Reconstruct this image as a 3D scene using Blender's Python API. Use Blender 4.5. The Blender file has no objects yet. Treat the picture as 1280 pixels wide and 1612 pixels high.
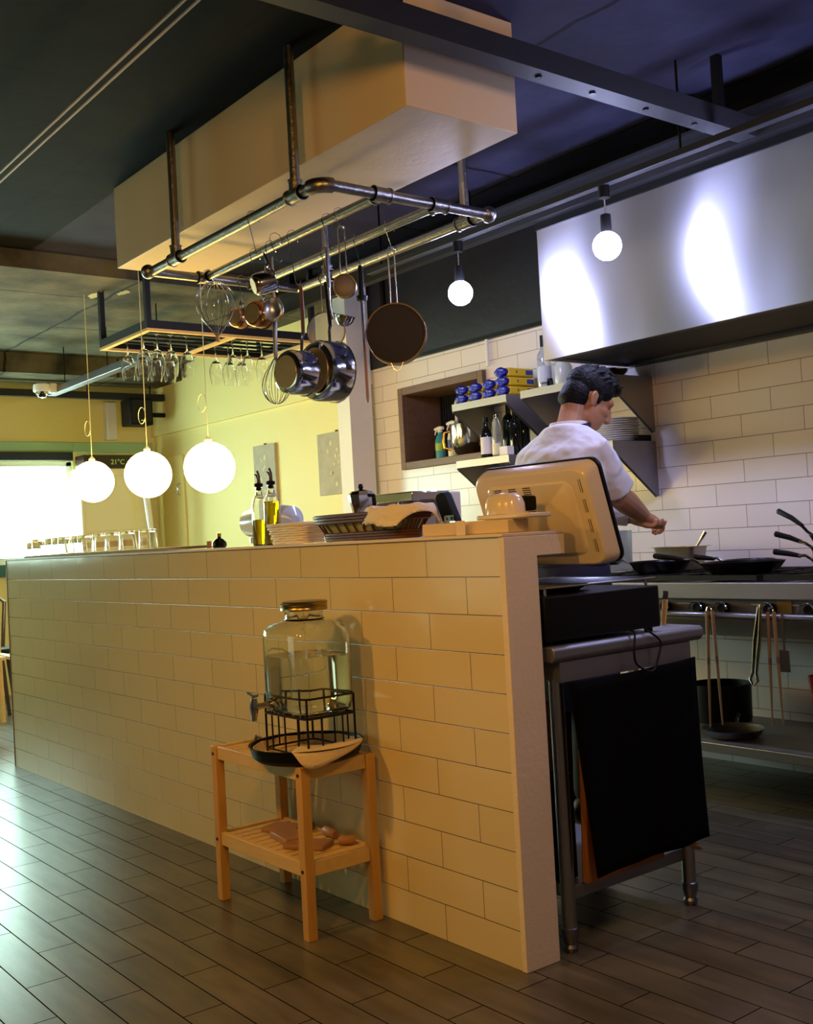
import bpy, bmesh, math, random
from mathutils import Vector, Matrix, noise
from math import sin, cos, pi, radians as R_
random.seed(7)
scene = bpy.context.scene
COL = scene.collection

# ------------------------------------------------------------------ helpers
def lin(h):
    h = h.lstrip('#'); o = []
    for i in (0, 2, 4):
        c = int(h[i:i+2], 16) / 255
        o.append(c / 12.92 if c <= .04045 else ((c + .055) / 1.055) ** 2.4)
    return (*o, 1)

MATS = {}
def mat(name, hexc, rough=.5, metal=0, noise_amt=0, noise_scale=8, bump=0, bump_scale=60, coat=0, trans=0, ior=1.45,
        emit=None, estr=0, alpha=1, spec=None, stretch=None, aniso=0):
    if name in MATS: return MATS[name]
    m = bpy.data.materials.new(name); m.use_nodes = True
    nt = m.node_tree; b = nt.nodes['Principled BSDF']
    b.inputs['Base Color'].default_value = lin(hexc)
    b.inputs['Roughness'].default_value = rough
    b.inputs['Metallic'].default_value = metal
    b.inputs['Coat Weight'].default_value = coat
    b.inputs['Transmission Weight'].default_value = trans
    b.inputs['IOR'].default_value = ior
    b.inputs['Alpha'].default_value = alpha
    if spec is not None: b.inputs['Specular IOR Level'].default_value = spec
    if aniso:
        b.inputs['Anisotropic'].default_value = aniso
    if emit:
        b.inputs['Emission Color'].default_value = lin(emit); b.inputs['Emission Strength'].default_value = estr
    if noise_amt or bump:
        tc = nt.nodes.new('ShaderNodeTexCoord'); mp = nt.nodes.new('ShaderNodeMapping')
        if stretch: mp.inputs['Scale'].default_value = stretch
        nt.links.new(tc.outputs['Object'], mp.inputs['Vector'])
    if noise_amt:
        n = nt.nodes.new('ShaderNodeTexNoise'); n.inputs['Scale'].default_value = noise_scale; n.inputs['Detail'].default_value = 5
        nt.links.new(mp.outputs['Vector'], n.inputs['Vector'])
        mx = nt.nodes.new('ShaderNodeMix'); mx.data_type = 'RGBA'
        c = lin(hexc)
        mx.inputs['A'].default_value = tuple(v * (1 - noise_amt) for v in c[:3]) + (1,)
        mx.inputs['B'].default_value = tuple(min(1, v * (1 + noise_amt)) for v in c[:3]) + (1,)
        nt.links.new(n.outputs['Fac'], mx.inputs['Factor']); nt.links.new(mx.outputs['Result'], b.inputs['Base Color'])
    if bump:
        n2 = nt.nodes.new('ShaderNodeTexNoise'); n2.inputs['Scale'].default_value = bump_scale; n2.inputs['Detail'].default_value = 4
        nt.links.new(mp.outputs['Vector'], n2.inputs['Vector'])
        bp = nt.nodes.new('ShaderNodeBump'); bp.inputs['Strength'].default_value = bump; bp.inputs['Distance'].default_value = .01
        nt.links.new(n2.outputs['Fac'], bp.inputs['Height']); nt.links.new(bp.outputs['Normal'], b.inputs['Normal'])
    MATS[name] = m
    return m

def brick_mat(name, plane, bw, rh, shift, tile, grout, rough=.15, mortar=.0016, vary=.06, wood=False, bumpd=.002, spec=.5, rvar=0):
    m = bpy.data.materials.new(name); m.use_nodes = True; nt = m.node_tree; L = nt.links; N = nt.nodes
    b = N['Principled BSDF']; tc = N.new('ShaderNodeTexCoord'); sep = N.new('ShaderNodeSeparateXYZ'); com = N.new('ShaderNodeCombineXYZ')
    L.new(tc.outputs['Object'], sep.inputs[0])
    ax = {'XZ': ('X', 'Z'), 'XY': ('X', 'Y'), 'YZ': ('Y', 'Z')}[plane]
    a1 = N.new('ShaderNodeMath'); a1.operation = 'SUBTRACT'; a1.inputs[1].default_value = shift[0]
    a2 = N.new('ShaderNodeMath'); a2.operation = 'SUBTRACT'; a2.inputs[1].default_value = shift[1]
    L.new(sep.outputs[ax[0]], a1.inputs[0]); L.new(sep.outputs[ax[1]], a2.inputs[0])
    L.new(a1.outputs[0], com.inputs['X']); L.new(a2.outputs[0], com.inputs['Y'])
    br = N.new('ShaderNodeTexBrick'); br.inputs['Scale'].default_value = 1
    br.inputs['Brick Width'].default_value = bw; br.inputs['Row Height'].default_value = rh
    br.inputs['Mortar Size'].default_value = mortar; br.inputs['Mortar Smooth'].default_value = .3; br.inputs['Bias'].default_value = 0
    c = lin(tile)
    br.inputs['Color1'].default_value = tuple(v * (1 - vary) for v in c[:3]) + (1,)
    br.inputs['Color2'].default_value = tuple(min(1, v * (1 + vary)) for v in c[:3]) + (1,)
    br.inputs['Mortar'].default_value = lin(grout)
    L.new(com.outputs[0], br.inputs['Vector'])
    col = br.outputs['Color']
    if wood:
        mp = N.new('ShaderNodeMapping'); mp.inputs['Scale'].default_value = (1.3, 8, 1)
        L.new(com.outputs[0], mp.inputs['Vector'])
        n = N.new('ShaderNodeTexNoise'); n.inputs['Scale'].default_value = 2.2; n.inputs['Detail'].default_value = 4; n.inputs['Roughness'].default_value = .6
        L.new(mp.outputs[0], n.inputs['Vector'])
        n3 = N.new('ShaderNodeTexNoise'); n3.inputs['Scale'].default_value = 5; n3.inputs['Detail'].default_value = 3
        L.new(com.outputs[0], n3.inputs['Vector'])
        rp = N.new('ShaderNodeMapRange'); rp.inputs['From Min'].default_value = .15; rp.inputs['From Max'].default_value = .85
        rp.inputs['To Min'].default_value = .35; rp.inputs['To Max'].default_value = 1.45
        L.new(n.outputs['Fac'], rp.inputs['Value'])
        rp2 = N.new('ShaderNodeMapRange'); rp2.inputs['From Min'].default_value = .2; rp2.inputs['From Max'].default_value = .8
        rp2.inputs['To Min'].default_value = .8; rp2.inputs['To Max'].default_value = 1.2
        L.new(n3.outputs['Fac'], rp2.inputs['Value'])
        mu = N.new('ShaderNodeMath'); mu.operation = 'MULTIPLY'; L.new(rp.outputs[0], mu.inputs[0]); L.new(rp2.outputs[0], mu.inputs[1])
        vm = N.new('ShaderNodeVectorMath'); vm.operation = 'SCALE'
        L.new(br.outputs['Color'], vm.inputs[0]); L.new(mu.outputs[0], vm.inputs['Scale'])
        col = vm.outputs[0]
        rr = N.new('ShaderNodeMapRange'); rr.inputs['To Min'].default_value = rough; rr.inputs['To Max'].default_value = .85
        L.new(br.outputs['Fac'], rr.inputs['Value']); L.new(rr.outputs[0], b.inputs['Roughness'])
        sr = N.new('ShaderNodeMapRange'); sr.inputs['To Min'].default_value = spec; sr.inputs['To Max'].default_value = .0
        L.new(br.outputs['Fac'], sr.inputs['Value'])
    else:
        b.inputs['Roughness'].default_value = rough
    L.new(col, b.inputs['Base Color'])
    b.inputs['Specular IOR Level'].default_value = spec
    if wood: L.new(sr.outputs[0], b.inputs['Specular IOR Level'])
    bp = N.new('ShaderNodeBump'); bp.invert = True; bp.inputs['Strength'].default_value = .6; bp.inputs['Distance'].default_value = bumpd
    L.new(br.outputs['Fac'], bp.inputs['Height'])
    nb = N.new('ShaderNodeTexNoise'); nb.inputs['Scale'].default_value = 9; nb.inputs['Detail'].default_value = 2
    L.new(com.outputs[0], nb.inputs['Vector'])
    bp2 = N.new('ShaderNodeBump'); bp2.inputs['Strength'].default_value = .04 if wood else .2; bp2.inputs['Distance'].default_value = .004
    L.new(nb.outputs['Fac'], bp2.inputs['Height']); L.new(bp2.outputs[0], bp.inputs['Normal'])
    if wood:
        bp.inputs['Strength'].default_value = .3
        for l_ in list(bp.inputs['Normal'].links): nt.links.remove(l_)
    L.new(bp.outputs[0], b.inputs['Normal'])
    return m

class MB:
    def __init__(s): s.v = []; s.f = []
    def add(s, vs, fs):
        o = len(s.v); s.v += [Vector(v) for v in vs]; s.f += [tuple(i + o for i in f) for f in fs]; return s
    def box(s, x0, x1, y0, y1, z0, z1):
        return s.add([(x0,y0,z0),(x1,y0,z0),(x1,y1,z0),(x0,y1,z0),(x0,y0,z1),(x1,y0,z1),(x1,y1,z1),(x0,y1,z1)],
                     [(0,3,2,1),(4,5,6,7),(0,1,5,4),(1,2,6,5),(2,3,7,6),(3,0,4,7)])
    def rings(s, rings, caps=True, closed=False):
        n = len(rings[0]); vs = [p for r in rings for p in r]; fs = []
        m = len(rings)
        for i in range(m if closed else m - 1):
            a = i * n; b = ((i + 1) % m) * n
            for j in range(n):
                k = (j + 1) % n
                fs.append((a + j, a + k, b + k, b + j))
        if caps and not closed:
            fs.append(tuple(reversed(range(n)))); fs.append(tuple(range((m - 1) * n, m * n)))
        return s.add(vs, fs)
    def tube(s, pts, r, n=8, closed=False, flat=1.0):
        pts = [Vector(p) for p in pts]; m = len(pts)
        rs = r if isinstance(r, (list, tuple)) else [r] * m
        rg = []; up = None
        for i, p in enumerate(pts):
            if closed: t = pts[(i + 1) % m] - pts[i - 1]
            else: t = pts[min(i + 1, m - 1)] - pts[max(i - 1, 0)]
            if t.length < 1e-9: t = Vector((0, 0, 1))
            t.normalize()
            if up is None:
                up = Vector((0, 0, 1)) if abs(t.z) < .9 else Vector((1, 0, 0))
            u = up - t * up.dot(t)
            if u.length < 1e-6: u = Vector((1, 0, 0)) - t * t.x
            u.normalize(); up = u; w = t.cross(u)
            rg.append([p + u * (rs[i] * cos(2*pi*j/n)) + w * (rs[i] * flat * sin(2*pi*j/n)) for j in range(n)])
        return s.rings(rg, closed=closed)
    def cyl(s, p0, p1, r0, r1=None, n=24):
        return s.tube([p0, p1], [r0, r0 if r1 is None else r1], n)
    def lathe(s, prof, n=32, c=(0, 0, 0)):
        c = Vector(c); rg = [[c + Vector((max(r, 1e-5) * cos(2*pi*j/n), max(r, 1e-5) * sin(2*pi*j/n), z)) for j in range(n)] for r, z in prof]
        return s.rings(rg, caps=True)
    def ball(s, c, r, n=16, m=10):
        rx, ry, rz = (r, r, r) if not isinstance(r, (tuple, list)) else r
        c = Vector(c)
        rg = [[c + Vector((rx * sin(a) * cos(2*pi*j/n), ry * sin(a) * sin(2*pi*j/n), -rz * cos(a))) for j in range(n)]
              for a in [max(.03, min(pi - .03, pi * i / m)) for i in range(m + 1)]]
        return s.rings(rg)
    def prism(s, poly, y0, y1):            # poly in XZ, extruded along Y
        n = len(poly)
        return s.rings([[Vector((x, y0, z)) for x, z in poly], [Vector((x, y1, z)) for x, z in poly]])
    def xf(s, M): s.v = [M @ v for v in s.v]; return s
    def join(s, o): return s.add(o.v, o.f)
    def build(s, name, m, parent=None, bevel=0, smooth=35, loc=None, rot=None, segs=2):
        me = bpy.data.meshes.new(name); me.from_pydata([tuple(v) for v in s.v], [], s.f); me.update()
        bm = bmesh.new(); bm.from_mesh(me); bmesh.ops.recalc_face_normals(bm, faces=bm.faces); bm.to_mesh(me); bm.free()
        o = bpy.data.objects.new(name, me); COL.objects.link(o)
        for x in (m if isinstance(m, (list, tuple)) else [m]): me.materials.append(x)
        if smooth:
            me.shade_smooth(); me.set_sharp_from_angle(angle=R_(smooth))
        if bevel:
            md = o.modifiers.new('bevel', 'BEVEL'); md.width = bevel; md.segments = segs; md.limit_method = 'ANGLE'; md.angle_limit = R_(40)
        if parent: o.parent = parent
        if loc: o.location = loc
        if rot: o.rotation_euler = rot
        return o

def tag(o, label, cat, group=None, kind=None):
    o['label'] = label; o['category'] = cat
    if group: o['group'] = group
    if kind: o['kind'] = kind
    return o
def thing(name, label, cat, loc=(0, 0, 0), rotz=0, group=None, rot=None):
    o = bpy.data.objects.new(name, None); COL.objects.link(o); o.empty_display_size = .05
    o.location = loc; o.rotation_euler = rot if rot else (0, 0, rotz)
    return tag(o, label, cat, group)
def struct(o, label=None, cat=None):
    o['kind'] = 'structure'
    o['label'] = label or o.name.replace('_', ' '); o['category'] = cat or o.name.split('_')[0].split('.')[0]
    return o
def copy_tree(o, parent=None):
    c = o.copy(); COL.objects.link(c)
    if parent: c.parent = parent
    for ch in list(o.children): copy_tree(ch, c)
    return c
def arc(c, r, a0, a1, n, plane='xz'):
    o = []
    for i in range(n + 1):
        a = a0 + (a1 - a0) * i / n; p, q = r * cos(a), r * sin(a)
        o.append(Vector(c) + (Vector((p, 0, q)) if plane == 'xz' else Vector((p, q, 0)) if plane == 'xy' else Vector((0, p, q))))
    return o
def text_mesh(name, body, size, m, parent, loc, rot, ext=.0008):
    cu = bpy.data.curves.new(name, 'FONT'); cu.body = body; cu.size = size; cu.extrude = ext; cu.align_x = 'CENTER'; cu.align_y = 'CENTER'
    t = bpy.data.objects.new(name, cu); COL.objects.link(t)
    bpy.context.view_layer.update()
    me = bpy.data.meshes.new_from_object(t.evaluated_get(bpy.context.evaluated_depsgraph_get()))
    bpy.data.objects.remove(t)
    o = bpy.data.objects.new(name, me); COL.objects.link(o); me.materials.clear(); me.materials.append(m)
    o.parent = parent; o.location = loc; o.rotation_euler = rot
    return o

# ------------------------------------------------------------------ materials
M_counter = brick_mat('counter_tile', 'XZ', .32, .0985, (.087, 0), '#dccc9f', '#64502c', rough=.13, mortar=.0013, vary=.02, bumpd=.002)
M_ktile = brick_mat('kitchen_tile', 'XZ', .31, .1005, (.061, .052), '#dcd5d6', '#7d7067', rough=.2, mortar=.0015, vary=.03, spec=.32)
M_floor = brick_mat('floor_plank_tile', 'XY', .451, .1085, (.0835, .035), '#5f5a4b', '#0d0b08', rough=.29, mortar=.0020, spec=.65, vary=.14, wood=True, bumpd=.002)
M_yellow = mat('yellow_wall_paint', '#e9da92', .6, bump=.15, bump_scale=90)
M_greenband = mat('pale_green_paint', '#9fc79a', .5)
M_cream = mat('cream_wall_paint', '#e6d8c4', .55, noise_amt=.04, noise_scale=3, bump=.2, bump_scale=70)
M_ducts = mat('cream_duct_board', '#cdb58c', .6, noise_amt=.06, noise_scale=2.5, bump=.15, bump_scale=30)
M_pillar = mat('white_pillar_plaster', '#dcd9d8', .6, noise_amt=.04, bump=.2, bump_scale=60)
M_navy = mat('dark_navy_paint', '#23242f', .45, noise_amt=.2, noise_scale=4, bump=.2, bump_scale=20)
M_black = mat('matte_black', '#080809', .5, spec=.25)
M_blacksteel = mat('black_painted_steel', '#121318', .6, noise_amt=.3, noise_scale=20)
M_steel = mat('brushed_steel', '#a9a9ac', .28, 1, noise_amt=.08, noise_scale=40, stretch=(.2, 8, 8))
M_chrome = mat('polished_steel', '#c9c9cc', .12, 1)
M_dullsteel = mat('dull_steel', '#85858a', .38, 1, noise_amt=.15, noise_scale=12)
M_shelfsteel = mat('shelf_steel', '#9b9ba1', .48, .9, noise_amt=.08, noise_scale=5)
M_pipe = mat('galvanised_pipe', '#8d8a86', .34, 1, noise_amt=.3, noise_scale=30, bump=.2, bump_scale=60)
M_glass = mat('clear_glass', '#ffffff', .02, trans=1, ior=1.45)
M_glassg = mat('greenish_glass', '#f8fcf8', .03, trans=1, ior=1.45)
M_thing = mat('thin_glass', '#c9cdd2', .12, trans=.85, ior=1.3)
M_wood = mat('pale_pine', '#c99a52', .5, noise_amt=.18, noise_scale=6, stretch=(8, 8, 1.2))
M_bamboo = mat('pale_bamboo', '#d8b779', .5, noise_amt=.15, noise_scale=5, stretch=(2, 12, 12))
M_brownwood = mat('dark_stained_wood', '#6f513d', .5, noise_amt=.3, noise_scale=5, stretch=(1.5, 9, 9), bump=.2, bump_scale=12)
M_orangewood = mat('orange_wood', '#9c6232', .5, noise_amt=.2, noise_scale=6)
M_board = mat('cutting_wood', '#a3764a', .55, noise_amt=.25, noise_scale=9, stretch=(1, 8, 8))
M_white = mat('white_plastic', '#e8e6e2', .35)
M_plate = mat('white_ceramic', '#e9e7e4', .2)
M_ivory = mat('ivory_plastic', '#eadcc2', .22, coat=.3)
M_cloth = mat('white_cloth', '#e9e4df', .85, bump=.35, bump_scale=160)
M_shirt = mat('white_shirt', '#e9e7ec', .85, bump=.5, bump_scale=14)
M_blackcloth = mat('black_cloth', '#050506', .9, bump=.5, bump_scale=9, spec=.1)
M_apron = mat('navy_apron_cloth', '#1c2240', .8, bump=.3, bump_scale=30)
M_skin = mat('skin', '#b98562', .5, noise_amt=.08, noise_scale=20, bump=.1, bump_scale=80)
M_hair = mat('black_hair', '#07070b', .55, noise_amt=.4, noise_scale=60, bump=.6, bump_scale=90, spec=.25)
M_paper = mat('white_card', '#efe7d9', .7)

# ------------------------------------------------------------------ camera
cam_d = bpy.data.cameras.new('camera'); cam = bpy.data.objects.new('camera', cam_d); COL.objects.link(cam); scene.camera = cam
cam_d.sensor_fit = 'HORIZONTAL'; cam_d.sensor_width = 36; cam_d.lens = 1711.86 / 1280 * 36; cam_d.clip_start = .05
yw, pt, rl = .9090168, .0222089, -.0548454
fw = Vector((-sin(yw)*cos(pt), cos(yw)*cos(pt), sin(pt))); rt = Vector((cos(yw), sin(yw), 0)); up = rt.cross(fw)
r2 = rt * cos(rl) + up * sin(rl); u2 = -rt * sin(rl) + up * cos(rl)
Mc = Matrix((( r2.x, u2.x, -fw.x, 0), (r2.y, u2.y, -fw.y, 0), (r2.z, u2.z, -fw.z, 1.1), (0, 0, 0, 1)))
cam.matrix_world = Mc

# ------------------------------------------------------------------ room shell
XL, XR, YF, YB = -8.9, 1.6, -3.0, 4.16
struct(MB().box(XL-.3, XR+.2, YF-.2, YB+.6, -.1, 0).build('floor', M_floor), 'grey-brown wood-look plank tile floor', 'floor')

def concrete_mat(name, c1, c2, rough=.85):
    m = bpy.data.materials.new(name); m.use_nodes = True; nt = m.node_tree; N = nt.nodes; L = nt.links; b = N['Principled BSDF']; b.inputs['Specular IOR Level'].default_value = .12
    b.inputs['Roughness'].default_value = rough
    tc = N.new('ShaderNodeTexCoord')
    n = N.new('ShaderNodeTexNoise'); n.inputs['Scale'].default_value = 2.2; n.inputs['Detail'].default_value = 8; n.inputs['Roughness'].default_value = .6
    L.new(tc.outputs['Object'], n.inputs['Vector'])
    cr = N.new('ShaderNodeValToRGB'); cr.color_ramp.elements[0].position = .35; cr.color_ramp.elements[1].position = .68
    cr.color_ramp.elements[0].color = lin(c1); cr.color_ramp.elements[1].color = lin(c2)
    L.new(n.outputs['Fac'], cr.inputs[0])
    # shutter-board joints
    br = N.new('ShaderNodeTexBrick'); br.inputs['Scale'].default_value = 1; br.inputs['Brick Width'].default_value = 1.8; br.inputs['Row Height'].default_value = .9
    br.inputs['Mortar Size'].default_value = .011; br.inputs['Mortar Smooth'].default_value = .2; br.inputs['Bias'].default_value = 0
    br.inputs['Color1'].default_value = br.inputs['Color2'].default_value = (1, 1, 1, 1); br.inputs['Mortar'].default_value = (.25, .25, .25, 1)
    nd = N.new('ShaderNodeTexNoise'); nd.inputs['Scale'].default_value = 5; nd.inputs['Detail'].default_value = 4
    L.new(tc.outputs['Object'], nd.inputs['Vector'])
    vs = N.new('ShaderNodeVectorMath'); vs.operation = 'SCALE'; vs.inputs['Scale'].default_value = .05; L.new(nd.outputs['Color'], vs.inputs[0])
    va = N.new('ShaderNodeVectorMath'); L.new(tc.outputs['Object'], va.inputs[0]); L.new(vs.outputs[0], va.inputs[1])
    L.new(va.outputs[0], br.inputs['Vector'])
    mx = N.new('ShaderNodeMix'); mx.data_type = 'RGBA'; mx.blend_type = 'MULTIPLY'; mx.inputs['Factor'].default_value = 1
    L.new(cr.outputs[0], mx.inputs['A']); L.new(br.outputs['Color'], mx.inputs['B']); L.new(mx.outputs['Result'], b.inputs['Base Color'])
    bp = N.new('ShaderNodeBump'); bp.inputs['Strength'].default_value = .5; bp.inputs['Distance'].default_value = .02
    L.new(n.outputs['Fac'], bp.inputs['Height']); L.new(bp.outputs[0], b.inputs['Normal'])
    return m
M_ceil_lit = concrete_mat('painted_ceiling_lit', '#20202f', '#323249')  # kitchen copy of the dark ceiling, navy lightened to carry the bulb light
M_ceil_shaded = concrete_mat('painted_ceiling_shaded', '#060608', '#0c0c10')  # dining copy of the same ceiling, shade put in as near-black colour
M_conc = concrete_mat('bare_concrete', '#39352a', '#6f6751')
struct(MB().box(-5.8, XR+.2, 2.05, YB+.6, 2.75, 2.9).build('ceiling', M_ceil_lit), 'dark painted concrete ceiling over the kitchen, its navy lightened for the bulb light', 'ceiling')
struct(MB().box(-5.8, XR+.2, YF-.2, 2.05, 2.75, 2.9).build('ceiling.002', M_ceil_shaded), 'same painted ceiling over the dining side of the bar, its colour blackened for shade', 'ceiling')
struct(MB().box(XL-.3, -5.8, YF-.2, YB+.6, 2.65, 2.9).build('ceiling.001', M_conc), 'bare grey-brown concrete ceiling over the far dining area', 'ceiling')

struct(MB().box(-8.75, -8.25, YF, YB-.0305, 2.50, 2.6495).build('trim_7', M_conc), 'concrete downstand beam close to the far wall', 'beam')
random.seed(9)
for cx, cy, hx, hy in ((-6.22, 2.58, .10, .035), (-6.10, 2.70, .07, .03), (-6.9, 2.15, .11, .03)):
    g = MB(); rg = [Vector((cx+hx*cos(2*pi*k/14)*random.uniform(.7, 1.15), cy+hy*sin(2*pi*k/14)*random.uniform(.7, 1.2), 0)) for k in range(14)]
    g.rings([[q + Vector((0, 0, 2.646)) for q in rg], [q + Vector((0, 0, 2.6498)) for q in rg]])
    struct(g.build('ceiling_patch', mat('pale_plaster_patch', '#b9a878', .8)), 'pale plaster patch on the concrete ceiling', 'ceiling')
# back wall: kitchen tiles with the niche opening, dark band above, yellow beyond the pillar
nx0, nx1, nz0, nz1 = -5.285, -4.585, 1.555, 1.97
w = MB()
q_ = .02
w.box(-5.62, nx0-q_, YB, YB+.3, 0, 2.18); w.box(nx1+q_, XR, YB, YB+.3, 0, 2.18)
w.box(nx0-q_, nx1+q_, YB, YB+.3, 0, nz0-q_); w.box(nx0-q_, nx1+q_, YB, YB+.3, nz1+q_, 2.18)
struct(w.build('wall_back', M_ktile), 'white brick-bond tiled kitchen back wall', 'wall')
up_ = MB().box(-5.62, XR, YB-.012, YB+.3, 2.18, 2.75)
struct(up_.build('wall_back.001', M_navy), 'dark navy board above the kitchen wall tiles', 'wall')
pf = MB()
for x0, x1, z0, z1 in ((-5.45, -5.42, 2.2, 2.75), (-5.45, -3.2, 2.18, 2.2), (-3.9, -3.87, 2.2, 2.75)):
    pf.box(x0, x1, YB-.03, YB-.0121, z0, z1)
struct(pf.build('trim_2', M_black), 'thin black frame strips on the dark board', 'trim')
struct(MB().box(XL, -5.62, YB, YB+.3, 0, 2.09).build('wall_rear', M_yellow), 'yellow painted dining wall below the ledge', 'wall')
struct(MB().box(XL, -5.62, YB-.03, YB+.3, 2.09, 2.66).build('wall_rear.001', M_yellow), 'yellow painted dining wall above the ledge', 'wall')
struct(MB().box(-5.735, -5.6, 3.955, YB-.0305, 0, 2.7495).build('trim_1', M_pillar), 'white plaster pillar between kitchen and dining wall', 'pillar')
# left (window) wall
wy0, wy1, wz0, wz1 = .25, 3.41, 1.05, 1.88
w = MB()
w.box(XL-.2, XL, YF, wy0, 0, 2.66); w.box(XL-.2, XL, wy1, YB, 0, 2.66)
w.box(XL-.2, XL, wy0, wy1, 0, wz0); w.box(XL-.2, XL, wy0, wy1, wz1, 2.66)
struct(w.build('wall_left', M_yellow), 'yellow far wall around the bright window', 'wall')
struct(MB().box(XL, XL+.03, 3.414, YB-.031, 1.955, 2.04).box(XL, XL+.03, 1.2, 3.414, 1.965, 2.04).build('trim_3', M_greenband, bevel=.004), 'pale green band above the window', 'trim')
win = MB()
for y0, y1 in ((wy0, wy0+.05), (wy1-.05, wy1), (1.2, 1.25)): win.box(XL-.12, XL-.02, y0, y1, wz0, wz1)
win.box(XL-.12, XL-.02, wy0, wy1, wz0, wz0+.05); win.box(XL-.12, XL-.02, wy0, wy1, wz1-.04, wz1)
wf = win.build('window_1', mat('white_window_frame', '#dfe6e2', .4), bevel=.004); struct(wf, 'large bright window on the far wall', 'window')
pane = MB().box(XL-.09, XL-.08, wy0+.01, wy1-.01, wz0+.01, wz1-.01).build('window_pane', mat('daylit_window_shade', '#ffffff', .6, emit='#cffaec', estr=21.0), wf)
struct(MB().box(XL, XL+.04, .2, 3.41, .95, 1.045).build('trim_6', mat('teal_sill', '#2f6a66', .4)), 'teal sill band under the window', 'trim')
hd = MB().box(XL, XL+.05, .2, 3.4, 1.885, 1.955).build('trim_4', mat('dark_teal_blind_box', '#1c2a33', .5), bevel=.004); struct(hd, 'dark blind box along the top of the window', 'trim')
struct(MB().box(XR, XR+.2, YF, YB, 0, 2.75).build('wall_right', mat('grey_side_wall', '#77767a', .7)), 'plain wall at the right', 'wall')
fw0, fw1, fz0, fz1 = -8.4, -4.6, .35, 2.2
w = MB(); w.box(XL, fw0, YF-.2, YF, 0, 2.75).box(fw1, XR, YF-.2, YF, 0, 2.75).box(fw0, fw1, YF-.2, YF, 0, fz0).box(fw0, fw1, YF-.2, YF, fz1, 2.75)
struct(w.build('wall_front', mat('dim_grey_wall', '#4a4640', .7)), 'grey wall behind the camera', 'wall')
w = MB()
for x in (fw0, -7.15, -5.9, fw1-.06): w.box(x, x+.06, YF-.12, YF-.02, fz0, fz1)
w.box(fw0, fw1, YF-.11, YF-.03, fz0, fz0+.06).box(fw0, fw1, YF-.11, YF-.03, fz1-.06, fz1)
w3 = w.build('window_3', MATS['white_window_frame']); struct(w3, 'street window of the dining side', 'window')
MB().box(fw0+.01, fw1-.01, YF-.09, YF-.08, fz0+.01, fz1-.01).build('window_pane', mat('daylit_street_window', '#ffffff', .6, emit='#e6ffdc', estr=1.15), w3)
# cupboard door in yellow wall
d = MB().box(-8.68, -8.34, YB-.018, YB-.0005, .9, 1.89).build('door_1', M_yellow, bevel=.003); struct(d, 'flush yellow access door in the dining wall', 'door')
MB().tube([(-8.40, YB-.02, 1.55), (-8.40, YB-.045, 1.56), (-8.40, YB-.045, 1.64), (-8.40, YB-.02, 1.65)], .006).build('door_handle', M_chrome, d)

# ------------------------------------------------------------------ bar half wall
CX0, CX1 = -5.86, -2.0
bar = thing('bar_counter', 'long half-height bar counter faced in cream brick-bond tiles', 'counter', (-3.93, 1.96, 0))
def L(mb, o=Vector((-3.93, 1.96, 0))): return mb.xf(Matrix.Translation(-o))
M_counter2 = M_counter
core = MB().box(CX0, CX1-.02, 1.861, 1.972, 0, 1.03)
# tiled face needs world-aligned tile coordinates: keep the mesh in world space with an inverse parent offset
o = core.build('tiled_wall', M_counter, bar); o.location = (3.93, -1.96, 0)
o = MB().box(CX0, CX1-.02, 1.8612, 2.075, 1.03, 1.085).build('worktop', M_counter, bar); o.location = (3.93, -1.96, 0)
o = MB().box(CX0-.004, CX1, 1.855, 2.075, 1.085, 1.094).build('top_cap', M_cream, bar, bevel=.002); o.location = (3.93, -1.96, 0)
cap = MB(); cap.prism([(0, 0), (0, 0)], 0, 0) if False else None
ep = MB(); poly = [(1.859, 0), (1.975, 0), (1.975, 1.032), (2.077, 1.032), (2.077, 1.085), (1.859, 1.085)]
ep.rings([[Vector((CX1-.02, y, z)) for y, z in poly], [Vector((CX1, y, z)) for y, z in poly]])
o = ep.build('end_panel', M_cream, bar, bevel=.002); o.location = (3.93, -1.96, 0)
o = MB().box(CX0-.006, CX0, 1.858, 1.975, 0, 1.085).build('edge_trim', M_brownwood, bar); o.location = (3.93, -1.96, 0)

# ------------------------------------------------------------------ duct box, beams
dz0 = 2.385
struct(MB().box(-4.64, -2.50, 2.03, 2.49, dz0, 2.7495).build('trim_5', M_ducts, bevel=.003), 'long cream boxed duct hanging under the ceiling', 'duct')
# C-channel steel beam across
bm_ = thing('steel_beam', 'dark steel channel beam with bolt holes crossing under the cream duct', 'beam', (-2.3, .5, 2.48))
MB().box(-.042, .034, -3.4, 2.97, 0, .010).build('bottom_flange', M_blacksteel, bm_)
MB().box(.024, .034, -3.4, 2.97, .010, .062).build('web', M_blacksteel, bm_)
MB().box(-.042, .034, -3.4, 2.97, .062, .070).build('top_flange', M_blacksteel, bm_)
for y in (1.9, 2.14, 2.4, 2.66):
    MB().cyl((-.006, y, -.005), (-.006, y, 0), .011, .010, 12).build('bolt', M_black, bm_)
for y in (-2.5, -.5, 1.35, 2.8):
    MB().box(-.015, .015, y-.015, y+.015, .070, .2695).build('hanger', M_black, bm_)
kb = thing('steel_beam', 'long dark steel beam running along the top of the extractor hood', 'beam', (-2.3, 3.5, 2.48))
MB().box(-3.3, 3.8, -.02, .03, 0, .10).build('web', M_blacksteel, kb)
MB().box(-3.3, 3.8, -.07, .03, .088, .10).build('top_flange', M_blacksteel, kb)
for x in (-3.2, -1.6, -.3, 1.2): MB().box(x-.02, x+.02, -.02, .02, .1, .2695).build('hanger', M_black, kb)
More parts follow.
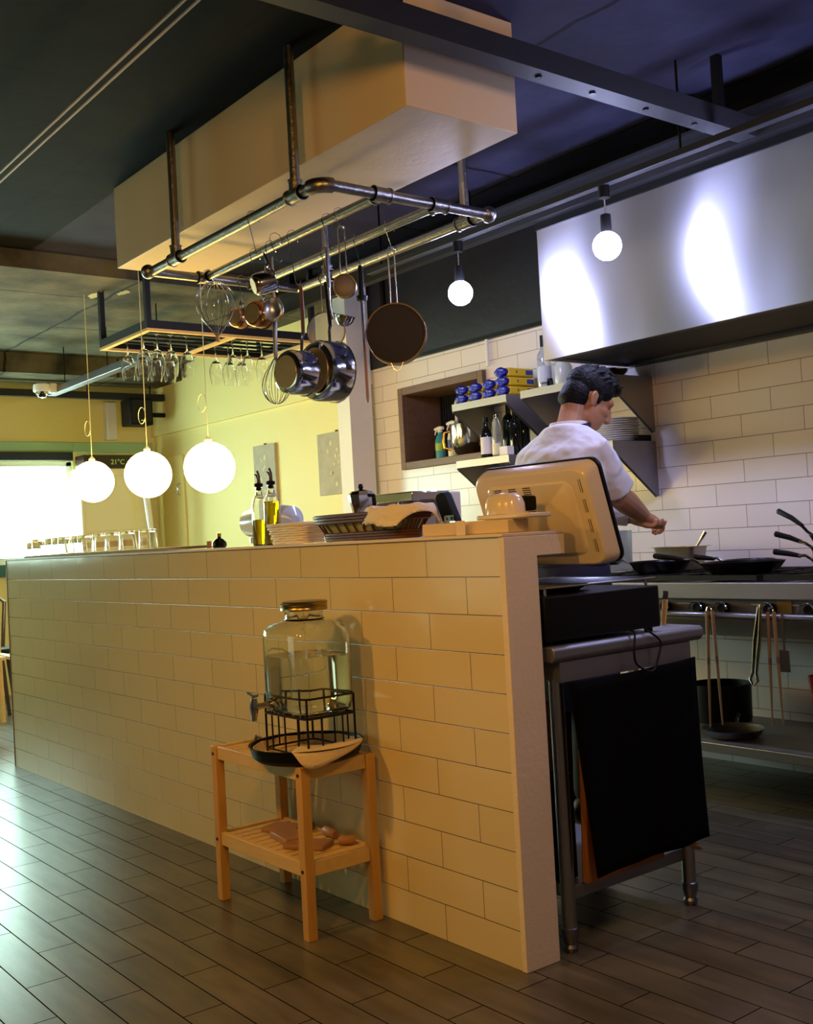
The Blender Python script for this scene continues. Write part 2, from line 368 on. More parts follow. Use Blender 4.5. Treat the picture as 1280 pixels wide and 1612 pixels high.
tag(MB().box(-7.0, 1.5, 3.75, 3.80, 2.66, 2.7495).build('ceiling_cable_tray', M_black), 'dark shallow beam close under the ceiling above the hood', 'beam')
for k, (y, lb) in enumerate(((1.545, 'nearer'), (1.575, 'farther'))):
    pts = [(x, y if k == 0 else y+.0, 2.742) for x in (-7.2, -1.0)]
# twin tension wires
z_ = 2.60
tag(MB().cyl((-5.79, 1.392, z_), (-.5, 1.392, z_), .0045, n=8).build('ceiling_wire', mat('pale_wire', '#b9a99c', .5)), 'nearer of the two pale wires running under the dark ceiling', 'wire', 'pale twin wires under the ceiling')
tag(MB().cyl((-5.79, 1.425, z_), (-.5, 1.425, z_), .0045, n=8).build('ceiling_wire', MATS['pale_wire']), 'wire nearer the duct of the two pale wires under the dark ceiling', 'wire', 'pale twin wires under the ceiling')
# far beams
fb = thing('steel_beam', 'dark beam hanging on rods in front of the far yellow wall', 'beam', (-8.6, 3.0, 2.37))
MB().box(-.03, .03, -3.5, 1.12, 0, .055).build('bar', M_blacksteel, fb)
for y in (-1.4, -.42, .45, 1.0): MB().cyl((0, y, .055), (0, y, .2795), .006, n=8).build('rod', M_black, fb)
MB().box(-.03, .03, -.45, -.33, -.01, .27).build('bracket', M_blacksteel, fb)

# track and bulbs
trk = thing('light_track', 'black ceiling light track in front of the steel hood', 'light track', (-2.7, 3.2, 2.40))
MB().box(-1.6, 3.2, -.018, .018, 0, .025).build('rail', M_blacksteel, trk, bevel=.002)
for x in (-1.5, .3, 1.6, 3.0): MB().cyl((x, 0, .025), (x, 0, .3495), .005, n=8).build('suspension_rod', M_black, trk)
M_bulb = mat('cool_white_bulb', '#ffffff', .4, emit='#c2c8ff', estr=182)
bulbs = [(-3.63, 'cool white globe bulb hanging left of the steel hood'), (-2.766, 'cool white globe bulb hanging in front of the steel hood')]
def track_bulb(x, label):
    t = thing('track_bulb_lamp', label, 'lamp', (x, 3.2, 2.169), group='globe bulbs on the light track')
    MB().cyl((0, 0, .185), (0, 0, .2305), .022, n=16).build('track_adapter', M_black, t)
    MB().cyl((0, 0, .12), (0, 0, .185), .003, n=8).build('stem', M_chrome, t)
    MB().lathe([(.008, .125), (.02, .12), (.022, .06), (.02, .05)], 20).build('socket', M_black, t)
    MB().ball((0, 0, 0), .055, 24, 16).build('bulb', M_bulb, t)
    return t
for x, lb in bulbs: track_bulb(x, lb)
b3 = track_bulb(-1.78, 'cool white globe bulb at the right end of the track beyond the frame')
b4 = track_bulb(-.9, 'cool white globe bulb beyond the right edge of the picture')

# ------------------------------------------------------------------ hood
M_hood = mat('hood_brushed_steel', '#b4b4bb', .27, 1, aniso=.0)
def hood_mat():
    m = MATS['hood_brushed_steel']; nt = m.node_tree; N = nt.nodes; Lk = nt.links; b = N['Principled BSDF']
    b.inputs['Roughness'].default_value = .36; b.inputs['Anisotropic'].default_value = .75; b.inputs['Anisotropic Rotation'].default_value = .25
    tg = N.new('ShaderNodeTangent'); tg.direction_type = 'RADIAL'; tg.axis = 'Z'
    Lk.new(tg.outputs[0], b.inputs['Tangent'])
    tc = N.new('ShaderNodeTexCoord'); mp = N.new('ShaderNodeMapping'); mp.inputs['Scale'].default_value = (1.2, 1, .5)
    n = N.new('ShaderNodeTexNoise'); n.inputs['Scale'].default_value = 1.6; n.inputs['Detail'].default_value = 1
    Lk.new(tc.outputs['Object'], mp.inputs[0]); Lk.new(mp.outputs[0], n.inputs['Vector'])
    bp = N.new('ShaderNodeBump'); bp.inputs['Strength'].default_value = 1; bp.inputs['Distance'].default_value = .035
    Lk.new(n.outputs['Fac'], bp.inputs['Height']); Lk.new(bp.outputs[0], b.inputs['Normal'])
hood_mat()
hd = thing('extractor_hood', 'large brushed stainless steel extractor hood over the stove', 'extractor hood', (-1.6, 3.85, 1.86))
hm = MB()
hx0, hx1, hy0, hy1, hz0, hz1 = -1.87, 1.6, -.31, .295, .0, .62
hm.box(hx0, hx1, hy0, hy0+.012, hz0, hz1); hm.box(hx0, hx0+.012, hy0+.012, hy1, hz0, hz1); hm.box(hx1-.012, hx1, hy0+.012, hy1, hz0, hz1)
hm.box(hx0+.012, hx1-.012, hy0+.012, hy1, hz1-.012, hz1)
hm.build('canopy', M_hood, hd)
MB().box(hx0+.013, hx1-.013, hy0+.0125, hy0+.05, .0, .03).box(hx0+.013, hx1-.013, hy1-.06, hy1, .0, .03).build('gutter', mat('hood_inner_steel', '#2b2a35', .5, .6), hd)
MB().box(hx0+.013, hx1-.013, hy0+.0505, hy1-.0605, .012, .03).build('filter_panel', mat('greasy_filter', '#15141c', .6, .3, noise_amt=.3, noise_scale=40), hd)
MB().box(hx0-.004, hx1, hy0-.012, hy0, hz1-.03, hz1+.01).build('top_trim', M_black, hd)

# ------------------------------------------------------------------ niche
nf = MB()
T = .045; ex = .03
def ring_box(mb, a0, a1, c0, c1, t, y0, y1):
    mb.box(a0-t, a0, y0, y1, c0-t, c1+t); mb.box(a1, a1+t, y0, y1, c0-t, c1+t); mb.box(a0, a1, y0, y1, c1, c1+t); mb.box(a0, a1, y0, y1, c0-t, c0)
ring_box(nf, nx0, nx1, nz0, nz1, T, YB-ex, YB-.0005); ring_box(nf, nx0, nx1, nz0, nz1, .0195, YB-.0004, YB+.29)
# (jambs sit inside a slightly larger opening)
nfo = nf.build('window_2', M_brownwood, bevel=.003); struct(nfo, 'brown wooden framed hatch opening in the tiled wall', 'window')
bl = MB()
for i in range(30):
    x = nx0 + .012 + i * (nx1 - nx0 - .02) / 30
    bl.box(x, x+.015, YB+.262, YB+.275, nz0+.001, nz1-.001)
bl.box(nx0+.001, nx1-.001, YB+.276, YB+.285, nz0+.001, nz1-.001)
bo = bl.build('slatted_blind', mat('dark_blue_slats', '#10131f', .45), nfo)

# ------------------------------------------------------------------ lights
def area(name, loc, target, size, energy, color, shape='DISK', size_y=None):
    l = bpy.data.lights.new(name, 'AREA'); l.shape = shape; l.size = size; l.energy = energy; l.color = color
    if size_y: l.size_y = size_y
    o = bpy.data.objects.new(name, l); COL.objects.link(o); o.location = loc
    o.rotation_euler = (Vector(target) - Vector(loc)).to_track_quat('-Z', 'Y').to_euler()
    return o
def point(name, loc, r, energy, color):
    l = bpy.data.lights.new(name, 'POINT'); l.shadow_soft_size = r; l.energy = energy; l.color = color
    o = bpy.data.objects.new(name, l); COL.objects.link(o); o.location = loc; return o
WARM = (1.0, .47, .08); WARM2 = (1.0, .60, .26)
l = bpy.data.lights.new('shaded_dining_lamp', 'SPOT'); l.spot_size = R_(158); l.spot_blend = .5; l.shadow_soft_size = .07; l.energy = 78; l.color = WARM
o = bpy.data.objects.new('shaded_dining_lamp', l); COL.objects.link(o); o.location = (-2.6, -.2, 2.1)
point('dining_lamp', (-1.3, -.1, 2.25), .07, 62, WARM)
point('dining_lamp', (-.5, 1.0, 2.25), .08, 42, (1.0, .55, .2))
world = bpy.data.worlds.new('world'); scene.world = world; world.use_nodes = True
world.node_tree.nodes['Background'].inputs[0].default_value = (.05, .05, .07, 1); world.node_tree.nodes['Background'].inputs[1].default_value = 0.2
scene.view_settings.view_transform = 'Standard'; scene.view_settings.look = 'None'; scene.view_settings.gamma = 1
scene.view_settings.use_curve_mapping = False; scene.view_settings.exposure = -0.08
# ================================================================== THINGS
GL = 'things'
def hang_hook(x, y, zr, z1, label, M=None, yaw=0):
    """S hook from a rod of centre height zr down to z1"""
    t = MB(); r = .026
    pts = [(r*cos(a), 0, zr + r*sin(a)) for a in [R_(v) for v in (-40, 0, 45, 90, 135, 180)]]
    pts = pts + [(-r*.4, 0, (zr + z1) / 2), (.0, 0, z1 + .012)] + [(.012*cos(a) + .012, 0, z1 + .006 + .012*sin(a)) for a in [R_(v) for v in (200, 250, 290, 340, 380)]]
    t.tube([Vector(p) for p in pts], .0018, 6)
    o = t.build('s_hook', M_chrome, loc=(x, y, 0), rot=(0, 0, yaw + pi/2))
    return tag(o, label, 'hook', 'wire hooks on the pipe rack')

# ---- pipe rack
RX0, RX1, RY = -4.15, -2.88, (1.96, 2.21, 2.46, 2.68)
RZ = 2.25; pr = .0185
rk = thing('pot_rack', 'galvanised pipe pot rack hanging over the bar below the cream duct', 'pot rack', (-3.5, 2.3, 2.25))
def rp(pts, r=pr): return MB().tube([Vector(p) - Vector((-3.5, 2.3, 2.25)) for p in pts], r, 16)
def fit(mb, a, b, r=.0245):
    a = Vector(a) - Vector((-3.5, 2.3, 2.25)); b = Vector(b) - Vector((-3.5, 2.3, 2.25)); mb.cyl(a, b, r, n=16)
    d = (b - a).normalized() * .006
    mb.cyl(a, a + d, r + .003, n=16); mb.cyl(b - d, b, r + .003, n=16)
elbow = [Vector((RX1 - .05 + .05*sin(a), RY[0] + .05 - .05*cos(a), RZ)) for a in [pi/2*i/6 for i in range(7)]]
rp([(RX0, RY[0], RZ), (RX1 - .05, RY[0], RZ)]).build('front_pipe', M_pipe, rk)
rp([(RX1, RY[0] + .05, RZ), (RX1, RY[3] + .02, RZ)]).build('end_pipe', M_pipe, rk)
rp([(RX0, RY[0], RZ), (RX0, RY[3], RZ)]).build('end_pipe', M_pipe, rk)
for y in RY[1:3]: rp([(RX0, y, RZ), (RX1, y, RZ)], .0165).build('cross_pipe', M_pipe, rk)
rp([(RX0, RY[3], RZ), (RX1, RY[3], RZ)]).build('back_pipe', M_pipe, rk)
e = MB(); e.tube([p - Vector((-3.5, 2.3, 2.25)) for p in elbow], .0255, 16); e.build('elbow', M_pipe, rk)
e = MB(); e.ball(Vector((RX1, RY[3]+.015, RZ)) - Vector((-3.5, 2.3, 2.25)), .03); e.build('elbow', M_pipe, rk)
e = MB(); e.ball(Vector((RX0, RY[0]-.01, RZ)) - Vector((-3.5, 2.3, 2.25)), .03); e.build('elbow', M_pipe, rk)
for x in (RX0, RX1):
    for y in RY[1:3]:
        e = MB(); fit(e, (x, y-.035, RZ), (x, y+.035, RZ)); sx = 1 if x == RX0 else -1
        fit(e, (x, y, RZ), (x + sx*.04, y, RZ), .0225); e.build('tee_fitting', M_pipe, rk)
for x, y in ((-3.91, RY[0]), (-3.02, RY[0]), (-2.99, RY[3]), (-3.91, RY[3])):
    e = MB(); fit(e, (x-.04, y, RZ), (x+.04, y, RZ)); fit(e, (x, y, RZ+.01), (x, y, RZ+.05), .0225); e.build('tee_fitting', M_pipe, rk)
    h = rp([(x, y, RZ+.04), (x, y, 2.7495)], .017); h.build('hanger_pipe', M_pipe, rk)

# ---- hanging saucepans. local frame: origin at handle hole, body below, opening towards +Y
def pan(name, label, loc, rotz, Rr, depth, hl, hmat, bmat, cat='saucepan', tilt=0, hw=.011, roll=0):
    t = thing(name, label, cat, loc, rot=(tilt, roll, rotz), group=None)
    zc = -(hl + Rr)
    b = MB(); n = 40
    prof = [(0, 0), (Rr*.80, 0), (Rr*.93, .006), (Rr, .02), (Rr, depth-.003), (Rr+.004, depth), (Rr-.001, depth+.001), (Rr-.004, depth-.004), (Rr-.004, .02), (Rr*.9, .007), (0, .005)]
    M = Matrix.Translation((0, -depth, zc)) @ Matrix.Rotation(-pi/2, 4, 'X')
    b.lathe(prof, n).xf(M); b.build('pan_body', bmat, t)
    MB().lathe([(0, -.003), (Rr*.72, -.003), (Rr*.74, -.0005)], n).xf(M).build('base_disc', mat('worn_pan_base', '#b08a5a', .35, .9, noise_amt=.15, noise_scale=30), t)
    MB().tube([(0, -.012, -hl + .0), (0, -.008, -hl*.8), (0, 0, -hl*.72)], [.006, .006, .007], 10).build('handle_bracket', M_chrome, t)
    MB().tube([(0, 0, -hl*.74), (0, .001, -hl*.45), (0, 0, -.012), (0, 0, -.001)], [hw*.8, hw, hw*.8, hw*.5], 12, flat=.55).build('handle', hmat, t)
    return t
M_copper = mat('copper_toned_steel', '#a8754a', .22, 1)
M_brownh = mat('worn_brown_handle', '#6d4a35', .5, noise_amt=.2, noise_scale=30)
pan('saucepan', 'steel saucepan with brown handle and tan scorched base hanging in the middle of the rack', (-3.435, 2.23, 2.065), R_(8), .083, .095, .25, M_brownh, M_chrome)
pan('saucepan', 'largest steel saucepan with black handle hanging behind the brown-handled one', (-3.485, 2.375, 2.105), R_(6), .116, .11, .245, M_black, M_chrome, roll=R_(-6))
pan('butter_warmer', 'tiny steel pan hanging tipped from the front pipe of the rack', (-3.285, 1.985, 2.125), R_(-18), .040, .075, .06, M_black, M_chrome, 'saucepan', tilt=R_(18))
pan('milk_pan', 'small copper-toned pan hanging below the tiny one', (-3.72, 2.235, 2.13), R_(18), .052, .07, .07, M_chrome, M_copper, 'saucepan')
pan('milk_pan', 'small copper-toned pan hanging at the far left end of the rack beside the balloon whisk', (-4.13, 2.37, 2.17), R_(30), .043, .06, .045, M_chrome, M_copper, 'saucepan')
hang_hook(-3.30, 1.96, RZ, 2.13, 'hook holding the tiny steel pan')
hang_hook(-3.44, 2.21, RZ, 2.075, 'hook holding the two big saucepans')
hang_hook(-3.72, 2.21, RZ, 2.13, 'hook holding the copper-toned pan in the middle')
hang_hook(-4.13, 2.38, RZ, 2.17, 'hook holding the leftmost copper-toned pan')

# ---- whisks
def whisk(label, loc, rot, hl, wl, wr, flip=False, nw=7):
    t = thing('whisk', label, 'whisk', loc, rot=rot, group='whisks on the pipe rack')
    s = -1
    MB().tube([(0, 0, 0), (0, 0, s*hl*.1), (0, 0, s*hl*.9), (0, 0, s*hl)], [.004, .009, .008, .006], 12).build('handle', M_dullsteel if not flip else MATS['pale_pine'], t)
    for k in range(nw):
        a = pi * k / nw; pts = []
        for i in range(25):
            u = i / 24 * pi; zz = s*(hl + wl * (1 - cos(u)) / 2) if False else 0
            # loop: out one side and back the other
            q = i / 24; side = cos(q*pi)            # 1 .. -1
            depth = sin(q*pi) ** .55
            rad = wr * (1 if side > 0 else -1) * (abs(side) ** .9) * (sin(min(1, depth)*pi*.62 + .12) if True else 1)
            pts.append((rad*cos(a), rad*sin(a), s*(hl - .005 + wl*depth)))
        pts[0] = (.004*cos(a), .004*sin(a), s*(hl-.01)); pts[-1] = (-.004*cos(a), -.004*sin(a), s*(hl-.01))
        MB().tube(pts, .0013, 5).build('wire_loop', M_chrome, t)
    return t
whisk('large balloon whisk hanging upside down at the left end of the rack', (-4.045, 2.2, 1.955), (pi, 0, 0), .035, .225, .095, True, 8)
whisk('slim whisk hanging lowest of all below the round ladle', (-3.60, 2.21, 1.985), (0, R_(3), 0), .175, .175, .062)
hang_hook(-3.60, 2.21, RZ, 1.985, 'long hook holding the slim whisk')
hang_hook(-4.10, 2.2, RZ, 2.185, 'hook at the far left end holding the balloon whisk')
# ---- bright round ladle
def ladle(label, loc, rotz, hl, neck, bowl, hm, tilt=0, bm=M_chrome, cat='ladle'):
    t = thing('ladle', label, cat, loc, rot=(tilt, 0, rotz), group=None)
    MB().tube([(0, 0, 0), (0, 0, -.01), (0, 0, -hl)], [.006, .010, .011], 12, flat=.6).build('handle', hm, t)
    MB().tube([(0, 0, -hl), (0, 0, -hl-neck*.5), (0, .006, -hl-neck)], [.005, .004, .005], 8).build('neck', bm, t)
    b = MB(); rg = []
    prof = [(0, 0), (bowl*.5, .004), (bowl*.85, .018), (bowl, .036), (bowl+.002, .037), (bowl*.98, .034), (bowl*.8, .020), (bowl*.45, .008), (0, .005)]
    b.lathe(prof, 28).xf(Matrix.Translation((0, .01+bowl, -hl-neck-.03)) @ Matrix.Rotation(R_(-12), 4, 'X')); b.build('bowl', bm, t)
    return t
ladle('steel soup ladle with thick steel handle hanging upright between the pans and the small sieve', (-3.205, 2.2, 2.15), R_(-50), .145, .115, .036, M_dullsteel)
hang_hook(-3.205, 2.21, RZ, 2.15, 'hook holding the thick-handled ladle')
t = thing('round_spoon', 'bright round steel spoon facing the camera left of the big saucepans', 'spoon', (-3.50, 2.15, 2.06), rotz=R_(52), group=None)
MB().tube([(0, 0, 0.12), (0, 0, .05), (0, 0, -.055)], [.004, .005, .006], 8, flat=.5).build('handle', M_dullsteel, t)
MB().lathe([(0, 0), (.02, .002), (.032, .012), (.036, .02), (.037, .019), (.033, .009), (.02, -.002), (0, -.004)], 28).xf(Matrix.Translation((0, -.005, -.085)) @ Matrix.Rotation(pi/2, 4, 'X') @ Matrix.Scale(1.25, 4, (0, 1, 0))).build('bowl', mat('satin_steel', '#dcdce2', .3, 1), t)
hang_hook(-3.50, 2.17, RZ, 2.17, 'hook holding the bright round spoon')

# ---- sieves : flat round frame facing -Y locally
M_mesh = mat('fine_wire_mesh', '#2f2b2a', .6, .4, noise_amt=.15, noise_scale=6)
def sieve(label, loc, rotz, Rr, depth, hl, mm, loop=True, cat='sieve'):
    t = thing('sieve', label, cat, loc, rotz=rotz, group=None)
    zc = -(hl + Rr); M = Matrix.Translation((0, 0, zc)) @ Matrix.Rotation(-pi/2, 4, 'X')
    MB().lathe([(Rr-.003, 0), (Rr, -.001), (Rr, depth), (Rr-.0025, depth), (Rr-.003, .001)], 40).xf(M)
    rim = MB(); n = 40
    rg = []
    for r, z in ((Rr-.003, 0), (Rr+.001, 0), (Rr+.001, depth), (Rr-.003, depth)):
        rg.append([M @ Vector((r*cos(2*pi*j/n), r*sin(2*pi*j/n), z)) for j in range(n)])
    rim.rings(rg, closed=True).build('frame', mat('worn_bronze_rim', '#574b43', .4, 1) if Rr > .03 else M_chrome, t)
    MB().lathe([(0, -.001), (Rr*.6, 0), (Rr-.0035, .004), (Rr-.0035, .006), (Rr*.6, .002), (0, .001)], n).xf(M).build('mesh_disc', mm, t)
    for s in (-1, 1):
        MB().tube([(s*.012, 0, 0), (s*.011, 0, -hl*.5), (s*.012, .002, -hl-.004)], .0022, 6).build('handle_wire', M_chrome, t)
    MB().tube([(-.012, 0, 0), (-.007, 0, .01), (.007, 0, .01), (.012, 0, 0)], .0022, 6).build('handle_loop', M_chrome, t)
    if loop: MB().tube([(-.022, 0, zc-Rr+.004), (-.012, 0, zc-Rr-.02), (0, 0, zc-Rr-.027), (.012, 0, zc-Rr-.02), (.022, 0, zc-Rr+.004)], .0016, 6).build('rest_loop', M_chrome, t)
    return t
sieve('big round drum sieve with copper-toned rim hanging at the right end of the rack', (-3.165, 2.46, 2.165), R_(46), .113, .045, .20, M_mesh)
sieve('small round fine sieve hanging by two long wires beside the ladle', (-3.13, 2.215, 2.20), R_(48), .0415, .03, .16, mat('fine_grey_mesh', '#77706d', .5, .4), False)
sieve('translucent round splatter screen hanging behind the ladle bowl', (-3.59, 2.44, 2.15), R_(50), .077, .01, .135, mat('sheer_mesh', '#cfc5b4', .5, alpha=.45), False, 'splatter screen')
hang_hook(-3.165, 2.46, RZ, 2.17, 'hook holding the big drum sieve')
hang_hook(-3.13, 2.21, RZ, 2.205, 'hook holding the small fine sieve')
hang_hook(-3.59, 2.46, RZ, 2.155, 'hook holding the splatter screen')
t = thing('spatula', 'long thin wooden-tipped stick with black handle hanging beside the big sieve', 'spatula', (-3.365, 2.46, 2.15), rot=(0, R_(-.5), 0))
MB().tube([(0, 0, 0), (0, 0, -.01), (0, 0, -.12)], [.006, .010, .012], 12).build('handle', M_black, t)
MB().tube([(0, 0, -.118), (0, 0, -.135)], [.022, .02], 12).build('guard', M_black, t)
MB().tube([(0, 0, -.13), (0, 0, -.3)], [.007, .0065], 10).build('shaft', M_dullsteel, t)
MB().tube([(0, 0, -.3), (0, 0, -.51), (0, 0, -.53)], [.0065, .006, .003], 10).build('tip', mat('reddish_wood', '#a8714d', .5), t)
hang_hook(-3.365, 2.46, RZ, 2.15, 'hook holding the long thin stick')

# ---- wine glass rack
wr = thing('wine_glass_rack', 'black hanging steel frame rack lined with pale wood over the far end of the bar', 'glass rack', (-5.83, 3.1, 2.31))
def fr(x0, x1, y0, y1, z0, z1): return MB().box(x0+5.83, x1+5.83, y0-3.1, y1-3.1, z0-2.31, z1-2.31)
X0, X1, Y0, Y1 = -6.16, -5.50, 2.56, 3.66
for a in ((X0, X0+.03, Y0, Y1), (X1-.03, X1, Y0, Y1)): fr(*a, 2.315, 2.36).build('side_bar', M_blacksteel, wr)
for y in (Y0, 3.10, Y1-.03): fr(X0+.03, X1-.03, y, y+.03, 2.315, 2.36).build('cross_bar', M_blacksteel, wr)
for (x, y, zt) in ((X0, Y0, 2.6495), (X1-.03, Y0, 2.7495), (X0, Y1-.03, 2.6495), (X1-.03, Y1-.03, 2.7495)): fr(x, x+.03, y, y+.03, 2.36, zt).build('post', M_blacksteel, wr)
for y0, y1 in ((Y0, Y0+.03), (Y1-.03, Y1), (3.10, 3.13)): fr(X0, X1, y0, y1, 2.300, 2.3145).build('wood_edge', M_bamboo, wr)
for x0 in (X0, X1-.03): fr(x0, x0+.03, Y0+.03, 3.10, 2.300, 2.3145).build('wood_edge', M_bamboo, wr); fr(x0, x0+.03, 3.13, Y1-.03, 2.300, 2.3145).build('wood_edge', M_bamboo, wr)
for x in (-5.98, -5.87, -5.76, -5.65): fr(x-.006, x+.006, Y0+.03, Y1-.03, 2.317, 2.33).build('glass_rail', M_blacksteel, wr)
def wine_glass_mesh(h=.245, r=.042, fr_=.035):
    prof = [(0, 0), (fr_*.9, 0), (fr_, .002), (fr_*.7, .004), (.006, .010), (.0035, .03), (.0035, h*.34), (.008, h*.38), (r*.62, h*.46), (r*.95, h*.60), (r, h*.70), (r*.88, h*.88), (r*.74, h), (r*.74-.0012, h), (r*.86, h*.88), (r*.97, h*.70), (r*.92, h*.60), (r*.58, h*.47), (0, h*.415)]
    return MB().lathe(prof, 28).xf(Matrix.Rotation(pi, 4, 'X'))
wg0 = None
spots = [(-5.93, 2.632, 'nearest the left corner, front row'), (-5.925, 2.717, 'second from the left, front row'), (-5.92, 2.80, 'third from the left, front row'), (-5.925, 2.89, 'fourth from the left, front row'),
         (-5.71, 2.632, 'leftmost of the back row, left bay'), (-5.71, 2.715, 'second of the back row, left bay'), (-5.71, 2.80, 'third of the back row, left bay'), (-5.71, 2.90, 'right end of the back row, left bay'),
         (-5.925, 3.20, 'first of the front row, right bay'), (-5.925, 3.29, 'second of the front row, right bay'), (-5.925, 3.38, 'third of the front row, right bay'),
         (-5.71, 3.20, 'first of the back row, right bay'), (-5.71, 3.30, 'second of the back row, right bay'), (-5.71, 3.40, 'right end of the back row, right bay')]
for x, y, lb in spots:
    if wg0 is None: g = wg0 = wine_glass_mesh().build('wine_glass', M_glass)
    else: g = wg0.copy(); COL.objects.link(g)
    g.location = (x, y, 2.3355); tag(g, 'upside-down wine glass hanging ' + lb, 'wine glass', 'wine glasses hanging from the rack')

# ---- globe pendants
M_globe = mat('opal_globe_glass', '#fff4d0', .4, emit='#ffd878', estr=46)
M_cord = mat('cream_cord', '#d9d19a', .6)
for x, z, r, lb in ((-4.775, 1.488, .1245, 'nearest and rightmost'), (-5.478, 1.509, .1255, 'middle'), (-6.25, 1.527, .123, 'farthest and leftmost')):
    t = thing('globe_pendant', lb + ' of the three glowing white globe pendants behind the bar', 'pendant lamp', (x, 2.515, z), group='globe pendants in a row')
    MB().ball((0, 0, 0), r, 32, 20).build('globe', M_globe, t)
    MB().lathe([(.016, r-.004), (.018, r+.012), (.006, r+.028)], 16).build('cap', M_cord, t)
    zt = (2.7495 if x > -5.8 else 2.6495) - z
    pts = [Vector((0, 0, r+.02)), Vector((0, 0, r+.13))]
    pts += [Vector((-.045 + .045*cos(a), 0, r+.20 + .045*sin(a))) for a in [pi*2*i/12 - .3 for i in range(14)]] + [Vector((0, 0, r+.30)), Vector((0, 0, zt))]
    MB().tube(pts, .0022, 6).build('cord', M_cord, t)

# ================================================================== far left corner
ac = thing('air_conditioner', 'tall cream floor-standing air conditioner with dark digital display', 'air conditioner', (-8.62, 3.63, 0))
M_ac = mat('cream_enamel', '#f6edc6', .35)
MB().box(-.2, 0, -.27, .30, 0, 1.80).build('body', M_ac, ac, bevel=.012)
MB().box(.0005, .006, -.24, .27, 1.28, 1.74).build('front_grille', M_ac, ac, bevel=.003)
MB().box(.0005, .004, -.235, .265, 1.17, 1.262).build('lower_panel', mat('pinkish_panel', '#d3ab78', .4), ac)
MB().box(-.19, .0, -.23, .22, 1.8005, 1.91).build('display_panel', mat('dark_brown_display', '#2c160c', .25), ac)
M_seg = mat('green_led', '#1a3a12', .4, emit='#a8b84a', estr=.8)
text_mesh('display_digits', '21\u00b0C', .058, M_seg, ac, (.002, .06, 1.85), (pi/2, 0, pi/2))
text_mesh('lettering', 'Carrier', .05, mat('faint_grey_print', '#a8924a', .5), ac, (.006, .03, 1.235), (pi/2, 0, pi/2))
text_mesh('lettering', 'Room Air', .025, MATS['faint_grey_print'], ac, (.006, .03, 1.195), (pi/2, 0, pi/2))
wp = thing('white_pole', 'slender white tapering pole beside the air conditioner', 'pole', (-8.3, 3.80, 0))
MB().tube([(0, 0, .03), (0, .03, 1.05), (0, -.02, 1.6)], [.028, .02, .03], 14).build('pole', M_white, wp); MB().lathe([(0, 0), (.12, 0), (.11, .03), (.03, .035)], 24).build('base', M_white, wp)
sp = thing('wall_speaker', 'black box loudspeaker mounted high in the corner', 'speaker', (-8.55, 3.86, 2.15))
MB().box(-.12, .08, -.10, .10, 0, .22).build('cabinet', M_black, sp, bevel=.008)
MB().box(.0805, .086, -.085, .085, .02, .205).build('grille', mat('dark_speaker_cloth', '#171716', .8), sp, bevel=.002)
MB().box(.0865, .088, -.015, .015, .03, .04).build('badge', M_chrome, sp)
MB().tube([(-.05, .10, .1), (-.05, .265, .1)], .02, 10).build('bracket', M_black, sp)
tag(MB().box(-8.8995, -8.82, 3.70, 3.79, 2.06, 2.38).build('cable_box', M_white, bevel=.004), 'tall narrow white box beside the loudspeaker', 'cable cover')
cc = thing('dome_camera', 'white dome security camera hanging below the far beam', 'security camera', (-8.0, 2.86, 2.30))
MB().lathe([(.06, .02), (.065, .03), (.06, .075), (.04, .085), (0, .088)], 24).build('housing', M_white, cc)
MB().lathe([(0, -.03), (.03, -.022), (.045, 0), (.048, .0195), (0, .0195)], 24).build('dome', M_glass, cc)
MB().ball((0, 0, .0), .02, 12, 8).build('lens', M_black, cc)
MB().box(-.03, .03, .055, .104, .015, .085).build('mount_box', M_white, cc, bevel=.004)
t = thing('cable_trunking', 'grey metal trunking sloping to the camera under the far concrete ceiling', 'trunking', (-7.2, 3.0, 2.32))
MB().box(-1.0, .95, -.035, .035, 0, .05).build('channel', M_dullsteel, t, bevel=.002)
for x in (-.7, .1, .9): MB().cyl((x, 0, .05), (x, 0, .3295), .004, n=6).build('rod', M_black, t)
# art panels
M_art = mat('mottled_painting', '#aba18c', .7, noise_amt=.25, noise_scale=14)
def canvas(x0, x1, z0, z1, label):
    t = thing('art_panel', label, 'picture', ((x0+x1)/2, YB-.001, z0), group='pictures on the yellow wall')
    w2 = (x1-x0)/2; h = z1-z0
    MB().box(-w2, w2, -.022, 0, 0, h).build('panel', M_art, t, bevel=.002)
    b = MB(); random.seed(int(x0*-100))
    for i in range(14):
        cx = random.gauss(0, w2*.3); cz = h*(.15+.7*random.random()); r = random.uniform(.006, .02)
        bb = MB().prism([(cx + r*cos(2*pi*k/9)*random.uniform(.6, 1.2), cz + r*sin(2*pi*k/9)*random.uniform(.8, 1.4)) for k in range(9)], -.0236, -.0221); bb.build('painted_mark', mat('pale_paint_marks', '#cdc394', .7), t)
    MB().box(-.01, .01, -.012, -.004, h, h+.012).build('hanger', M_black, t)
canvas(-7.15, -6.84, 1.37, 1.835, 'narrow grey mottled picture seen behind the oil bottles')
canvas(-6.27, -5.83, 1.41, 1.83, 'grey mottled picture with pale drips beside the white pillar')
